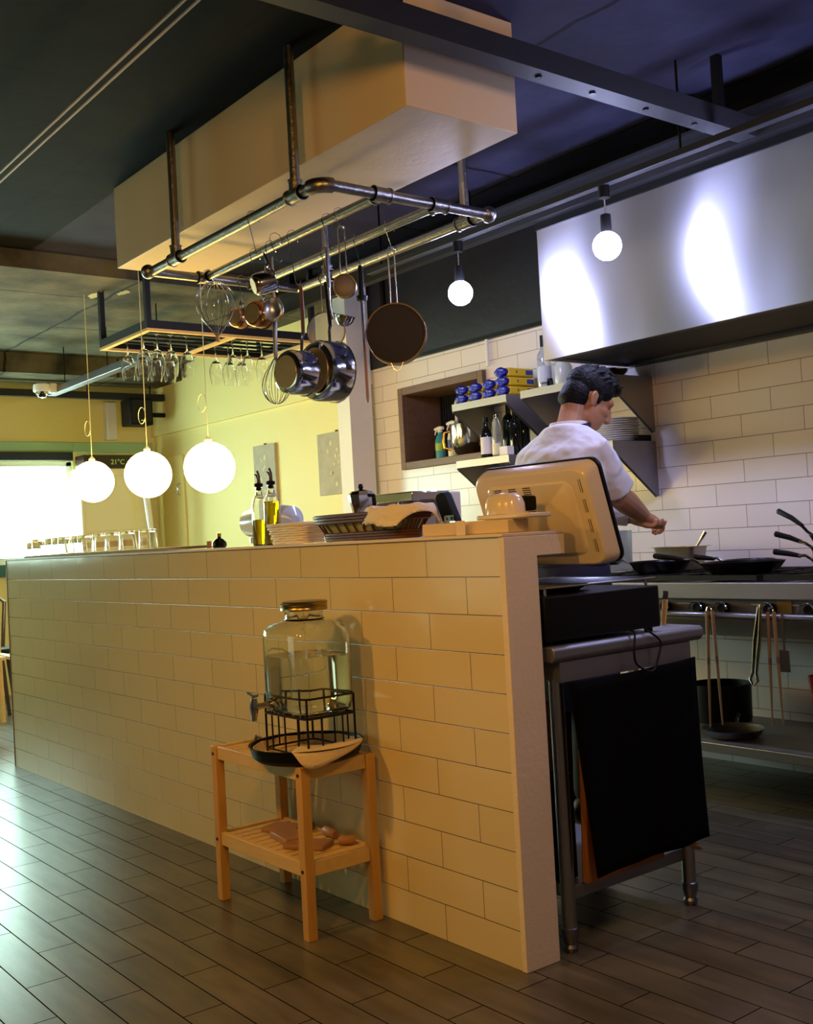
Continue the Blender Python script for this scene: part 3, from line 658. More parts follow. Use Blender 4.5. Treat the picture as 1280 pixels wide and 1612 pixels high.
# dining chairs at the far left
ch = thing('dining_chair', 'pale wooden slatted chair just left of the bar at the far end', 'chair', (-7.3, 2.12, 0), rotz=R_(0))
for sx in (-1, 1):
    for sy in (-1, 1):
        MB().tube([(sx*.19, sy*.19, 0), (sx*.18, sy*.18, .45)], .017, 8).build('leg', M_bamboo, ch)
for i in range(5): MB().box(-.2, .2, -.195+i*.08, -.135+i*.08, .45, .47).build('seat_slat', M_bamboo, ch)
for sx in (-1, 1): MB().tube([(-.19, sx*.18, .45), (-.22, sx*.19, .67)], .016, 8).build('back_post', M_bamboo, ch)
for z in (.50, .61): MB().box(-.225, -.2, -.18, .18, z, z+.05).build('back_slat', M_bamboo, ch)
t = thing('bentwood_chair', 'dark curved-back chair peeking past the far end of the bar', 'chair', (-8.0, 2.36, 0), rotz=R_(-25))
MB().lathe([(0, .43), (.19, .43), (.2, .445), (.19, .46), (0, .46)], 24).build('seat', M_black, t)
MB().tube([(-.17, -.1, .45), (-.2, -.12, .78), (-.2, 0, .88), (-.2, .12, .78), (-.17, .1, .45)], .014, 10).build('back_hoop', mat('dark_varnished_wood', '#3a2a1c', .25), t)
for sx, sy in ((-1, -1), (-1, 1), (1, -1), (1, 1)): MB().tube([(sx*.17, sy*.17, 0), (sx*.13, sy*.13, .43)], .014, 8).build('leg', MATS['dark_varnished_wood'], t)
# potted plant by the dining window (seen mirrored in the tiles)
pp = thing('potted_plant', 'bushy potted plant by the dining window, seen mirrored in the bar tiles', 'plant', (-8.2, .55, 0))
MB().lathe([(0, 0), (.13, 0), (.17, .35), (.16, .35), (.15, .33), (0, .33)], 24).build('pot', M_brownwood, pp)
MB().tube([(0, 0, .33), (.03, .02, .8), (-.02, 0, 1.2)], [.02, .015, .008], 8).build('stem', M_brownwood, pp)
lf = MB(); random.seed(3)
for i in range(240):
    zc = random.choice((.78, .78, 1.22, 1.22, 1.22)); a = random.random()*2*pi; rr = random.uniform(.04, .34 if zc < 1 else .26)
    c = Vector((rr*cos(a), rr*sin(a), zc + random.uniform(-.08, .12) + (.3 - rr)*.25)); d = Vector((cos(a), sin(a), random.uniform(-.2, .5))).normalized() * .09
    s = d.cross(Vector((0, 0, 1))).normalized() * .018
    lf.add([c - d*.5, c + s, c + d, c - s], [(0, 1, 2, 3)])
lf.build('foliage', mat('dark_green_leaves', '#2c4a26', .5), pp)
# ================================================================== SIDE TABLE + DISPENSER
def drape(cx, cy, hx, hy, rot, topz, R1, R2, drop, label, name, loc, seedv=1, m=None, nn=26, lift=.0):
    random.seed(seedv); ph = [random.random()*6 for _ in range(4)]
    mb = MB(); g = []
    for i in range(nn+1):
        for j in range(nn+1):
            u = (i/nn-.5)*2*hx; v = (j/nn-.5)*2*hy
            x = cx + u*cos(rot) - v*sin(rot); y = cy + u*sin(rot) + v*cos(rot)
            d = math.sqrt((x/R1)**2 + (y/R2)**2); z = topz
            if d > 1:
                e = (d-1)*min(R1, R2); k = 1/d
                x *= (k + (1-k)*.18); y *= (k + (1-k)*.18); z = topz - e*.85
            z += .003*sin(u*60+ph[0]) * sin(v*45+ph[1]) + .002*sin(u*130+ph[2])
            g.append((x, y, max(z, lift)))
    fs = [(i*(nn+1)+j, (i+1)*(nn+1)+j, (i+1)*(nn+1)+j+1, i*(nn+1)+j+1) for i in range(nn) for j in range(nn)]
    mb.add(g, fs); o = mb.build(name, m or M_cloth, loc=loc, smooth=180)
    s = o.modifiers.new('solid', 'SOLIDIFY'); s.thickness = .0022; s.offset = 1
    return tag(o, label, 'cloth')
st = thing('side_table', 'small pale wooden two-tier side table standing against the tiled bar', 'side table', (-2.84, 1.715, 0))
sx_, sy_ = .248, .112
for x in (-1, 1):
    for y in (-1, 1):
        MB().box(x*sx_-.015, x*sx_+.015, y*sy_-.015, y*sy_+.015, 0, .478).build('leg', M_wood, st, bevel=.002)
        for z in (.455, .19):
            MB().cyl((x*sx_, y*sy_+y*.0148, z), (x*sx_, y*sy_+y*.0175, z), .005, n=10).build('screw', mat('bronze_screw', '#4a3424', .4, .8), st)
def tier(z0, nm):
    for y in (-1, 1): MB().box(-sx_+.0152, sx_-.0152, y*sy_-.008, y*sy_+.008, z0, z0+.04).build(nm+'_rail', M_bamboo, st, bevel=.0015)
    for x in (-1, 1): MB().box(x*sx_-.008, x*sx_+.008, -sy_+.0152, sy_-.0152, z0, z0+.04).build(nm+'_rail', M_bamboo, st, bevel=.0015)
    for i in range(11):
        x = -sx_+.04 + i*(2*sx_-.08)/10
        MB().box(x-.0165, x+.0165, -sy_+.0085, sy_-.0085, z0+.027, z0+.037).build(nm+'_slat', M_bamboo, st, bevel=.0015)
tier(.438, 'top'); tier(.172, 'shelf')
# round pan / tray with cloth
tr = thing('round_tray', 'shallow round black pan with looped side handle on the wooden side table', 'tray', (-2.70, 1.688, .4785))
MB().lathe([(0, 0), (.140, 0), (.156, .012), (.164, .043), (.167, .044), (.161, .044), (.153, .014), (.135, .005), (0, .005)], 48).build('pan', M_black, tr)
MB().tube([(-.160, -.058, .010), (-.176, -.064, .016), (-.180, -.066, .034), (-.174, -.064, .050), (-.160, -.058, .044)], .0055, 8).build('side_handle', M_chrome, tr)
M_ccl = mat('cream_cloth', '#dcc8a4', .85, bump=.3, bump_scale=90)
nk = MB(); n = 40
nk.rings([[Vector((r*cos(2*pi*j/n), r*sin(2*pi*j/n), z + .0015*sin(j*1.7)*(r > .08))) for j in range(n)] for r, z in ((.002, .008), (.09, .0085), (.138, .0105), (.148, .020), (.153, .038), (.1505, .038), (.146, .021), (.136, .0122), (.09, .0100), (.002, .0095))], caps=False)
tag(nk.build('napkin', M_ccl, loc=(-2.70, 1.688, .4785)), 'cream cloth napkin lining the black pan under the dispenser', 'cloth')
# corner of a second cloth folded out over the front right of the rim
fl = MB()
def rimp(a, r, z): return Vector((r*cos(R_(a)), r*sin(R_(a)), z))
A = [rimp(-48, .150, .042), rimp(-32, .152, .043), rimp(-8, .153, .044), rimp(20, .152, .045), rimp(46, .150, .047)]
B = [rimp(-46, .170, .048), rimp(-32, .171, .048), rimp(-8, .171, .049), rimp(20, .171, .051), rimp(44, .170, .052)]
Cc = [rimp(-42, .174, .034), rimp(-33, .176, -.012), rimp(-12, .176, .008), rimp(18, .176, .030), rimp(42, .170, .042)]
Dd = [rimp(-46, .095, .050), rimp(-30, .10, .05), rimp(-6, .115, .049), rimp(20, .125, .049), rimp(44, .13, .050)]
fl.add(Dd + A + B + Cc, [(r*5+k, r*5+k+1, (r+1)*5+k+1, (r+1)*5+k) for r in range(3) for k in range(4)])
o = fl.build('folded_napkin', M_ccl, loc=(-2.70, 1.688, .4785), smooth=180); q = o.modifiers.new('s', 'SUBSURF'); q.levels = 2; q.render_levels = 2
q = o.modifiers.new('t', 'SOLIDIFY'); q.thickness = .002
tag(o, 'corner of cream cloth folded over the front rim of the black pan', 'cloth')
# wire stand
ws = thing('wire_stand', 'black wire stand holding up the glass drink dispenser', 'stand', (-2.70, 1.705, .4895))
hxs, hys, hz = .118, .085, .115
def loop(z, r, hx=hxs, hy=hys, c=.02):
    pts = []
    for cx, cy, a in ((hx-c, hy-c, 0), (-hx+c, hy-c, 90), (-hx+c, -hy+c, 180), (hx-c, -hy+c, 270)):
        for k in range(5): pts.append((cx + c*cos(R_(a+k*22.5)), cy + c*sin(R_(a+k*22.5)), z))
    return MB().tube(pts, r, 6, closed=True)
M_wire = mat('black_purple_wire', '#17101c', .35, .3)
loop(.012, .003).build('foot_ring', M_wire, ws); loop(hz, .0032).build('platform_ring', M_wire, ws)
loop(hz+.055, .003).build('guard_ring', M_wire, ws)
for x in (-1, 1):
    for y in (-1, 1): MB().cyl((x*(hxs-.005), y*(hys-.005), 0), (x*(hxs-.005), y*(hys-.005), hz+.055), .0034, n=8).build('corner_post', M_wire, ws)
for x in (-.07, 0, .07):
    for y in (-hys, hys): MB().cyl((x, y, .012), (x, y, hz), .0026, n=6).build('upright', M_wire, ws)
for y in (-.035, .035):
    for x in (-hxs, hxs): MB().cyl((x, y, .012), (x, y, hz), .0026, n=6).build('upright', M_wire, ws)
for i in range(8): MB().cyl((-hxs+.03+i*.027, -hys, hz), (-hxs+.03+i*.027, hys, hz), .0024, n=6).build('platform_wire', M_wire, ws)
# jar (superellipse section)
jr = thing('drink_dispenser', 'large square-shouldered glass drink dispenser with metal screw lid and tap', 'drink dispenser', (-2.70, 1.705, .4895+hz+.0035))
def sq(r, z, p, n=48, ky=.86):
    o = []
    for j in range(n):
        a = 2*pi*j/n; c, s = cos(a), sin(a); q = (abs(c)**p + abs(s)**p) ** (-1/p)
        o.append(Vector((r*q*c, ky*r*q*s, z)))
    return o
prof = [(.02, 0, 3), (.095, 0, 5), (.108, .008, 6), (.112, .03, 6), (.112, .222, 6), (.109, .240, 5), (.098, .254, 3.5), (.066, .266, 2.2), (.063, .272, 2), (.063, .30, 2)]
inn = [(.0595, .30, 2), (.0595, .270, 2), (.094, .250, 3.5), (.105, .237, 5), (.108, .222, 6), (.108, .03, 6), (.1, .012, 6), (.02, .008, 3)]
jm = MB(); jm.rings([sq(r, z, p) for r, z, p in prof + inn]); jm.build('glass_jar', M_glassg, jr)
wt = [(.02, .0085, 3), (.0995, .0125, 6), (.1075, .03, 6), (.1075, .165, 6), (.02, .165, 4)]
MB().rings([sq(r, z, p) for r, z, p in wt]).build('water', mat('water', '#f4faf6', .0, trans=1, ior=1.33), jr)
# embossed panel outline on the glass
em = MB()
for s in (-1, 1):
    yy = s*(.112*.86+.0006)
    em.tube([(-.062, yy, .06), (-.03, yy, .052), (.03, yy, .052), (.062, yy, .06), (.066, yy, .12), (.062, yy, .18), (.03, yy, .19), (-.03, yy, .19), (-.062, yy, .18), (-.066, yy, .12)], .0022, 6, closed=True)
em2 = MB().add(em.v[:len(em.v)//2], [f for f in em.f if max(f) < len(em.v)//2]); em2.build('embossed_panel', M_glassg, jr)
MB().lathe([(0, .320), (.066, .320), (.0695, .317), (.0695, .313), (.0675, .310), (.0695, .307), (.0675, .303), (.0695, .299), (.0695, .294), (.0655, .2935), (.0645, .3005), (0, .3005)], 48).build('screw_lid', mat('zinc_lid', '#9c8a5c', .3, 1), jr)
tp = MB(); tp.tube([(-.03, -.0975, .03), (-.03, -.125, .03), (-.03, -.14, .028)], [.012, .010, .012], 14)
tpo = MB().tube([(-.05, -.096, .028), (-.05, -.104, .028)], .019, 16).build('tap_washer', M_chrome, jr)
MB().tube([(-.05, -.104, .028), (-.052, -.13, .028), (-.054, -.15, .026)], [.010, .009, .011], 14).build('tap_neck', M_chrome, jr)
MB().tube([(-.054, -.152, .052), (-.054, -.152, .02), (-.054, -.154, -.012)], [.010, .013, .008], 14).build('tap_spout', M_chrome, jr)
MB().tube([(-.03, -.152, .062), (-.054, -.152, .058), (-.085, -.152, .064)], [.004, .006, .004], 10).build('tap_lever', M_chrome, jr)
# wooden boards on lower shelf
def slab(name, x, y, z, l, w, h, rz, label, cat='wooden coaster', g=None, m=None):
    o = MB().box(-l/2, l/2, -w/2, w/2, 0, h).build(name, m or M_board, loc=(x, y, z), rot=(0, 0, rz), bevel=.003)
    return tag(o, label, cat, g)
zb = .2095
slab('wooden_coaster', -2.95, 1.745, zb, .11, .085, .014, R_(20), 'flat wooden block farthest left on the lower shelf of the side table')
slab('wooden_coaster', -2.845, 1.705, zb, .12, .08, .018, R_(-8), 'flat wooden block in the middle of the lower shelf')
slab('wooden_coaster', -2.735, 1.70, zb, .13, .08, .014, R_(32), 'flat wooden block on the right of the lower shelf behind the front leg')
for (x, y, l, rz, lb) in ((-2.895, 1.80, .045, 20, 'short wooden peg at the back left of the lower shelf'), (-2.77, 1.80, .07, -5, 'double wooden peg lying behind the blocks'), (-2.66, 1.785, .05, 60, 'wooden peg in the right back corner of the lower shelf')):
    o = MB().tube([(-l/2, 0, .014), (-l/2+.006, 0, .014), (l/2-.006, 0, .014), (l/2, 0, .014)], [.010, .0139, .0139, .010], 14).build('wooden_peg', M_board, loc=(x, y, zb), rot=(0, 0, R_(rz))); tag(o, lb, 'wooden peg')

# ================================================================== BAR TOP ITEMS  (top z = 1.094)
TZ = 1.0945
def oil(x, y, lvl, lb):
    t = thing('oil_bottle', lb, 'bottle', (x, y, TZ), group='oil bottles on the bar')
    pr_ = [(0, 0), (.026, 0), (.0285, .004), (.0285, .145), (.024, .165), (.012, .180), (.011, .20), (.013, .202), (.013, .207), (.0095, .207), (.0095, .182), (.022, .163), (.0262, .144), (.0262, .006), (0, .004)]
    MB().lathe(pr_, 28).build('glass_bottle', M_glass, t)
    MB().lathe([(0, .0045), (.0259, .0065), (.0259, lvl), (0, lvl)], 28).build('oil', mat('olive_oil', '#c9b400', .05, trans=.75, ior=1.45), t)
    MB().lathe([(0, .195), (.009, .195), (.009, .207), (.015, .208), (.016, .218), (.008, .222), (0, .222)], 20).build('stopper', M_black, t)
    MB().tube([(.0, 0, .22), (.0, 0, .235), (-.012, 0, .25), (-.022, 0, .253)], [.006, .005, .004, .003], 8).build('pour_spout', M_brownwood, t)
    MB().tube([(.008, 0, .222), (.006, 0, .245), (-.004, 0, .262), (-.012, 0, .26)], [.005, .006, .006, .003], 8, flat=.6).build('spout_lid', mat('dark_brown_plastic', '#4a3228', .4), t)
oil(-3.345, 1.95, .092, 'left glass oil bottle on the bar, less than half full')
oil(-3.228, 1.93, .150, 'right glass oil bottle on the bar, nearly full of golden oil')
# pale wicker basket
def wicker(x0, x1, y0, y1, z0, h, M, rows, posts, flare=.02, parent=None):
    cx, cy = (x0+x1)/2, (y0+y1)/2; hx, hy = (x1-x0)/2, (y1-y0)/2
    def ringp(z, k, n=72, wob=0, ph=0):
        o = []
        for j in range(n):
            a = 2*pi*j/n; c, s = cos(a), sin(a); q = (abs(c)**6 + abs(s)**6) ** (-1/6)
            w_ = wob*sin(j*pi/ (n/ (posts*2) ) *1.0 + ph)
            o.append(Vector((cx + (hx*k+w_)*q*c, cy + (hy*k+w_)*q*s, z)))
        return o
    o = []
    for i in range(rows):
        z = z0 + .004 + (h-.008)*i/(rows-1); k = 1 - flare/hx*(1-i/(rows-1))
        MB().tube(ringp(z, k, 72, .002, pi*(i % 2)), (h/rows)*.56, 6, closed=True).build('woven_strand', M, parent)
    return ringp
def basket(name, label, x0, x1, y0, y1, h, M, rows, posts, g=None):
    t = thing(name, label, 'basket', ((x0+x1)/2, (y0+y1)/2, TZ))
    hx, hy = (x1-x0)/2, (y1-y0)/2
    rp_ = wicker(-hx, hx, -hy, hy, .003, h, M, rows, posts, parent=t)
    MB().rings([[Vector((p.x*.97, p.y*.95, .001)) for p in rp_(0, .9)], [Vector((p.x*.97, p.y*.95, .006)) for p in rp_(0, .9)]]).build('base', M, t)
    MB().tube(rp_(h+.002, 1.0), .0065, 8, closed=True).build('rim', M, t)
    return t
M_wick = mat('pale_wicker', '#f8f0dc', .6, noise_amt=.08, noise_scale=40)
M_dwick = mat('dark_brown_wicker', '#5a3218', .45, noise_amt=.35, noise_scale=30)
basket('wicker_basket', 'pale woven rectangular basket beside the oil bottles', -3.19, -2.97, 1.875, 2.0, .062, M_wick, 8, 10)
# dark basket: open sides with posts
db = thing('wicker_basket', 'dark brown open-sided wicker basket lined with cloth on the bar', 'basket', (-2.675, 1.945, TZ))
hx, hy = .235, .078
def rl_(z, k=1, n=64):
    o = []
    for j in range(n):
        a = 2*pi*j/n; c, s = cos(a), sin(a); q = (abs(c)**5 + abs(s)**5) ** (-1/5); o.append(Vector((hx*k*q*c, (hy-hx*(1-k)*.9)*q*s, z)))
    return o
for z, k in ((.006, .86), (.014, .865), (.022, .87)): MB().tube(rl_(z, k), .0055, 6, closed=True).build('base_strand', M_dwick, db)
for z, k in ((.060, .97), (.069, .98), (.078, 1.0)): MB().tube(rl_(z, k), .006, 6, closed=True).build('rim_strand', M_dwick, db)
a_, b_ = rl_(.022, .87), rl_(.06, .97)
for j in range(0, 64, 2): MB().cyl(a_[j], b_[j], .0032, n=6).build('stake', M_dwick, db)
MB().rings([[Vector((p.x*.97, p.y*.97, .002)) for p in rl_(0, .85)], [Vector((p.x*.97, p.y*.97, .006)) for p in rl_(0, .85)]]).build('base', M_dwick, db)
li = MB().rings([[Vector((p.x*.93, p.y*.93, p.z)) for p in rl_(z, k)] for z, k in ((.0065, .85), (.03, .88), (.058, .95), (.066, .97))]).build('green_liner', mat('pale_green_liner', '#9fa778', .7, noise_amt=.2, noise_scale=20), db)
o = drape(0, -.01, .15, .125, R_(-14), .092, .125, .080, 0, 'crumpled cream tea towel draped over the right end of the dark basket', 'tea_towel', (-2.53, 1.945, TZ), 5, m=mat('cream_towel', '#f2e8d6', .9, bump=.4, bump_scale=120), lift=.035)
ds = bpy.data.textures.new('crumple', 'CLOUDS'); ds.noise_scale = .06
md = o.modifiers.new('crumple', 'DISPLACE'); md.texture = ds; md.strength = .022; md.mid_level = .5; md.texture_coords = 'LOCAL'
# boxes at right end
slab('paper_box', -2.19, 1.93, TZ, .34, .075, .035, R_(1), 'long flat kraft box at the right end of the bar', 'box', m=mat('kraft_card', '#e3cca2', .6))
t = thing('card_holder', 'small clear holder with a brown clip on the flat box', 'holder', (-2.26, 1.90, TZ+.0355))
MB().box(-.02, .02, -.01, .01, 0, .004).box(-.02, .02, .006, .01, .004, .02).build('stand', M_glass, t); MB().ball((-.0, -.002, .012), .005, 10, 8).build('clip', M_brownwood, t)
slab('price_card', -2.175, 1.872, TZ, .036, .0015, .038, R_(0), 'small white card standing in front of the flat box', 'card', m=mat('cream_card', '#efdcb8', .6))
# bottle and cork
t = thing('squat_bottle', 'squat round black bottle with a gold cap on the bar', 'bottle', (-3.655, 1.95, TZ))
MB().lathe([(0, 0), (.022, 0), (.028, .008), (.027, .02), (.016, .032), (.007, .037), (.0065, .043), (0, .043)], 24).build('bottle_body', mat('dark_glass', '#0c120c', .08), t)
MB().lathe([(0, .0432), (.008, .0432), (.008, .056), (0, .057)], 16).build('cap', mat('gold_cap', '#b8923a', .3, 1), t)
tag(MB().lathe([(0, 0), (.009, 0), (.0095, .028), (0, .028)], 14).build('cork', mat('cork', '#a8763c', .8, noise_amt=.3, noise_scale=200), loc=(-3.765, 1.965, TZ)), 'cork standing left of the squat black bottle', 'cork')
# tray sheet with upside-down tumblers
tag(MB().add([(-5.62, 1.875, .0), (-3.93, 1.875, 0), (-3.93, 2.06, .004), (-5.62, 2.06, .004), (-5.62, 1.875, .01), (-3.96, 1.873, .012), (-3.90, 2.06, .014), (-5.62, 2.06, .014)],
    [(0, 3, 2, 1), (4, 5, 6, 7), (0, 1, 5, 4), (1, 2, 6, 5), (2, 3, 7, 6), (3, 0, 4, 7)]).build('drying_mat', mat('grey_paper_mat', '#a79a76', .7, bump=.4, bump_scale=25), loc=(0, 0, TZ)), 'long grey paper mat under the upturned tumblers', 'mat')
tz = TZ+.0145
def tumbler():
    n = 12
    prof = [(0, .0), (.0335, 0), (.0355, .003), (.0375, .04), (.040, .078), (.0385, .079), (.036, .04), (.0335, .012), (0, .010)]
    mb = MB().lathe(prof, 24)
    mb.xf(Matrix.Translation((0, 0, .079)) @ Matrix.Rotation(pi, 4, 'X'))
    return mb
tm0 = None
xs = [-4.265, -4.50, -4.685, -4.775, -4.99, -5.10, -5.21, -5.33, -5.46, -5.58, -5.70]
names = ['rightmost', 'second from the right', 'third from the right', 'fourth from the right', 'fifth from the right', 'sixth from the right', 'fifth from the left', 'fourth from the left', 'third from the left', 'second from the left', 'leftmost']
for i, x in enumerate(xs):
    if tm0 is None: g = tm0 = tumbler().build('tumbler', M_glass)
    else: g = tm0.copy(); COL.objects.link(g)
    g.location = (x, 1.955 + .012*((i % 3)-1), tz if x > -5.62 else TZ)
    tag(g, names[i] + ' of the upturned glass tumblers lined up on the bar', 'glass', 'upturned tumblers on the bar')

# ---- moka pot
t = thing('moka_pot', 'small octagonal stovetop coffee pot behind the dark basket', 'coffee pot', (-2.88, 2.06, TZ))
t.scale = (1.16, 1.16, 1.16)
def octo(prof, m, nm, ang=0):
    rg = [[Vector((r*cos(2*pi*j/8+ang), r*sin(2*pi*j/8+ang), z)) for j in range(8)] for r, z in prof]
    return MB().rings(rg).build(nm, m, t, smooth=20)
octo([(.034, 0), (.0355, .008), (.028, .055)], M_chrome, 'boiler'); MB().lathe([(.028, .0552), (.031, .058), (.031, .066), (.024, .070)], 24).build('collar', M_chrome, t)
octo([(.024, .0702), (.038, .125), (.038, .127)], M_chrome, 'upper_pot'); octo([(.0385, .1275), (.03, .137), (.008, .143)], M_chrome, 'lid')
MB().tube([(0, 0, .143), (0, 0, .148), (0, 0, .158)], [.005, .008, .005], 10).build('knob', M_black, t)
MB().tube([(.036, .0, .124), (.056, .002, .122), (.058, .002, .10), (.052, .0, .075)], [.005, .006, .006, .004], 8).build('handle', M_black, t)
MB().tube([(-.032, 0, .105), (-.046, 0, .124)], [.011, .005], 8).build('spout', M_chrome, t)

# ================================================================== KITCHEN WORK TABLE BEHIND BAR
wt_ = thing('work_table', 'stainless steel work table with tubular legs behind the bar, its end facing the camera', 'table', (-2.0, 2.3, 0))
tx0, tx1, ty0, ty1, tz_ = -2.2, .02, -.305, .31, .795
top = MB(); 
poly = [(tx0, tz_-.042), (tx1-.012, tz_-.042), (tx1, tz_-.03), (tx1, tz_-.008), (tx1-.008, tz_), (tx0, tz_)]
top.prism(poly, ty0, ty1); top.build('table_top', M_shelfsteel, wt_, bevel=.004)
MB().box(tx0+.02, tx1-.012, ty0+.03, ty1-.05, tz_-.095, tz_-.0425).build('apron_frame', M_shelfsteel, wt_)
for x in (-.025, -1.1, -2.15):
    for y in (-.26, .235):
        lg = MB().cyl((x, y, .06), (x, y, tz_-.09), .0195, n=20).build('leg', M_steel, wt_)
        MB().lathe([(.012, 0), (.018, .002), (.02, .012), (.016, .02), (.0235, .045), (.0235, .062), (.018, .066), (0, .066)], 20).build('foot', M_dullsteel, lg, loc=(x, y, 0))
MB().box(tx0+.03, -.03, -.24, .22, .125, .16).build('undershelf', M_shelfsteel, wt_, bevel=.003)
# black apron/cloth hanging on the end
def hang_cloth(name, label, pts_top, pts_bot, x, m, thick=.004, nn=18, seedv=4, cat='cloth'):
    random.seed(seedv); mb = MB(); g = []
    for i in range(nn+1):
        for j in range(nn+1):
            u = i/nn; v = j/nn
            a = Vector(pts_top[0]).lerp(Vector(pts_top[1]), u); b = Vector(pts_bot[0]).lerp(Vector(pts_bot[1]), u); p = a.lerp(b, v)
            g.append((x + .006*sin(u*9+1)*v + .004*sin(u*17+v*2) + .010*v*v, p.x, p.y + .004*sin(u*pi)*(-1 if v < .1 else 0)))
    fs = [(i*(nn+1)+j, i*(nn+1)+j+1, (i+1)*(nn+1)+j+1, (i+1)*(nn+1)+j) for i in range(nn) for j in range(nn)]
    o = mb.add(g, fs).build(name, m, smooth=180); s = o.modifiers.new('s', 'SOLIDIFY'); s.thickness = thick
    return tag(o, label, cat)
hang_cloth('hanging_cloth', 'black cloth hanging down over the end of the steel work table', ((2.035, .70), (2.554, .710)), ((2.078, .195), (2.557, .2)), -1.972, M_blackcloth)
# cutting boards behind cloth
o = thing('cutting_board', 'thick orange-brown wooden board leaning behind the black cloth on the table end', 'cutting board', (-2.015, 2.27, .1615), rot=(0, R_(2), 0))
MB().box(-.011, .011, -.175, .14, 0, .40).build('board', M_orangewood, o, bevel=.006)
tag(MB().box(-.12, .07, -.045, .02, 0, .28).build('storage_crate', M_black, loc=(-2.14, 2.11, .1615), bevel=.004), 'black crate on the under-shelf beside the left table leg', 'crate')
o = tag(MB().box(-.11, .075, -.012, .012, 0, .19).build('wooden_block', M_orangewood, loc=(-2.14, 2.10, .442), bevel=.005), 'orange wooden board standing on the black crate beside the bar end', 'cutting board')
t = thing('wooden_paddle', 'pale wooden paddle handle poking out at the bottom of the black cloth', 'utensil', (-1.982, 2.475, .197), rot=(R_(64), 0, 0))
MB().tube([(0, -.0, -.07), (0, 0, -.05), (0, 0, .05), (0, 0, .08)], [.008, .018, .014, .006], 12, flat=.5).build('paddle', M_board, t)
# black box with wire rack
bx = thing('tabletop_grill', 'low black box grill with a chrome wire rack on the steel work table', 'grill', (-2.17, 2.215, .7955))
MB().box(-.23, .175, -.23, .225, 0.012, .128).build('body', M_black, bx, bevel=.004)
for x in (-.2, .15):
    for y in (-.2, .2): MB().cyl((x, y, 0), (x, y, .0125), .012, n=10).build('foot', M_black, bx)
MB().tube([(.17, -.22, .150), (-.22, -.22, .150), (-.22, .215, .150), (.17, .215, .150)], .0035, 8, closed=True).build('rack_frame', M_chrome, bx)
for i in range(20): MB().cyl((-.22, -.20+i*.0212, .150), (.17, -.20+i*.0212, .150), .0019, n=6).build('rack_wire', M_chrome, bx)
for x in (-.2, .15):
    for y in (-.2, .2): MB().cyl((x, y, .128), (x, y, .147), .004, n=8).build('rack_leg', M_chrome, bx)
MB().lathe([(0, 0), (.1, .002), (.13, .018), (.128, .019), (.1, .005), (0, .003)], 28).build('black_plate', M_black, bx, loc=(-.0, -.06, .1285))
# power cables
def cable(name, label, pts, r=.0032, m=M_black): return tag(MB().tube(pts, r, 8).build(name, m), label, 'cable')
def smoothpts(pts, n=8):
    P_ = [Vector(p) for p in pts]; o = []
    for i in range(len(P_)-1):
        p0 = P_[max(i-1, 0)]; p1 = P_[i]; p2 = P_[i+1]; p3 = P_[min(i+2, len(P_)-1)]
        for k in range(n):
            t_ = k/n; o.append(.5*((2*p1) + (-p0+p2)*t_ + (2*p0-5*p1+4*p2-p3)*t_**2 + (-p0+3*p1-3*p2+p3)*t_**3))
    return o + [P_[-1]]
cable('power_cable', 'thin black cable looping down over the edge of the steel table', smoothpts([(-1.99, 2.305, .81), (-1.972, 2.30, .80), (-1.965, 2.285, .75), (-1.968, 2.30, .715), (-1.955, 2.345, .695), (-1.965, 2.385, .73), (-1.968, 2.40, .77), (-1.975, 2.365, .80), (-1.99, 2.36, .81)]), .003)
# knife standing
t = thing('knife', 'kitchen knife with pale wooden handle standing beside the black grill', 'knife', (-2.105, 2.585, .7955), rot=(R_(-8), R_(4), 0))
MB().tube([(0, 0, .0), (0, 0, .07), (0, 0, .075)], [.009, .010, .008], 10, flat=.6).build('handle', M_bamboo, t)
MB().box(-.001, .001, -.012, .010, .0755, .10).build('blade', M_chrome, t)
# POS monitor
pos = thing('pos_monitor', 'ivory touch-screen till monitor tilted back, seen from behind at the end of the bar', 'monitor', (-2.14, 2.155, 1.137), rot=(R_(-162.5+180), 0, R_(2)))
def rrect(hx, hz, c, y, n=6):
    o = []
    for cx, cz, a in ((hx-c, hz-c, 0), (-hx+c, hz-c, 90), (-hx+c, -hz+c, 180), (hx-c, -hz+c, 270)):
        for k in range(n+1): o.append(Vector((cx + c*cos(R_(a+k*90/n)), y, cz + c*sin(R_(a+k*90/n)))))
    return o
mb = MB(); mb.rings([rrect(.205, .132, .04, -.038), rrect(.208, .136, .035, -.03), rrect(.212, .14, .032, -.01), rrect(.215, .143, .03, .014)])
for v in mb.v:
    if v.y < -.03: v.y -= .012 * max(0, 1 - (v.x/.2)**2)
mb.build('rear_shell', M_ivory, pos, bevel=.003)
MB().rings([rrect(.211, .139, .03, -.0535+.0), rrect(.211, .139, .03, -.0534)]) 
MB().rings([rrect(.155, .098, .03, -.046), rrect(.165, .106, .03, -.0385)]).build('rear_bulge', M_ivory, pos, bevel=.004)
MB().rings([rrect(.218, .146, .03, .0142), rrect(.218, .146, .03, .026)]).build('bezel', M_black, pos, bevel=.002)
MB().rings([rrect(.20, .128, .01, .0262), rrect(.20, .128, .01, .0275)]).build('screen', mat('screen_glass', '#0a0c12', .08), pos)
M_slot = mat('vent_shadow', '#4a3519', .7)
for zz in (.075, .025):
    for xx in (-.11, -.055, .0):
        for k in range(4): MB().box(xx-.014, xx+.014, -.0475, -.0455, zz+k*.006, zz+k*.006+.0022).build('vent_slot', M_slot, pos)
for q, zz in enumerate((.085, .03, -.025, -.08)):
    for k in range(3): MB().box(.176+k*.006, .1775+k*.006, -.0405, -.0345, zz-.018, zz+.018).build('vent_slot', M_slot, pos)
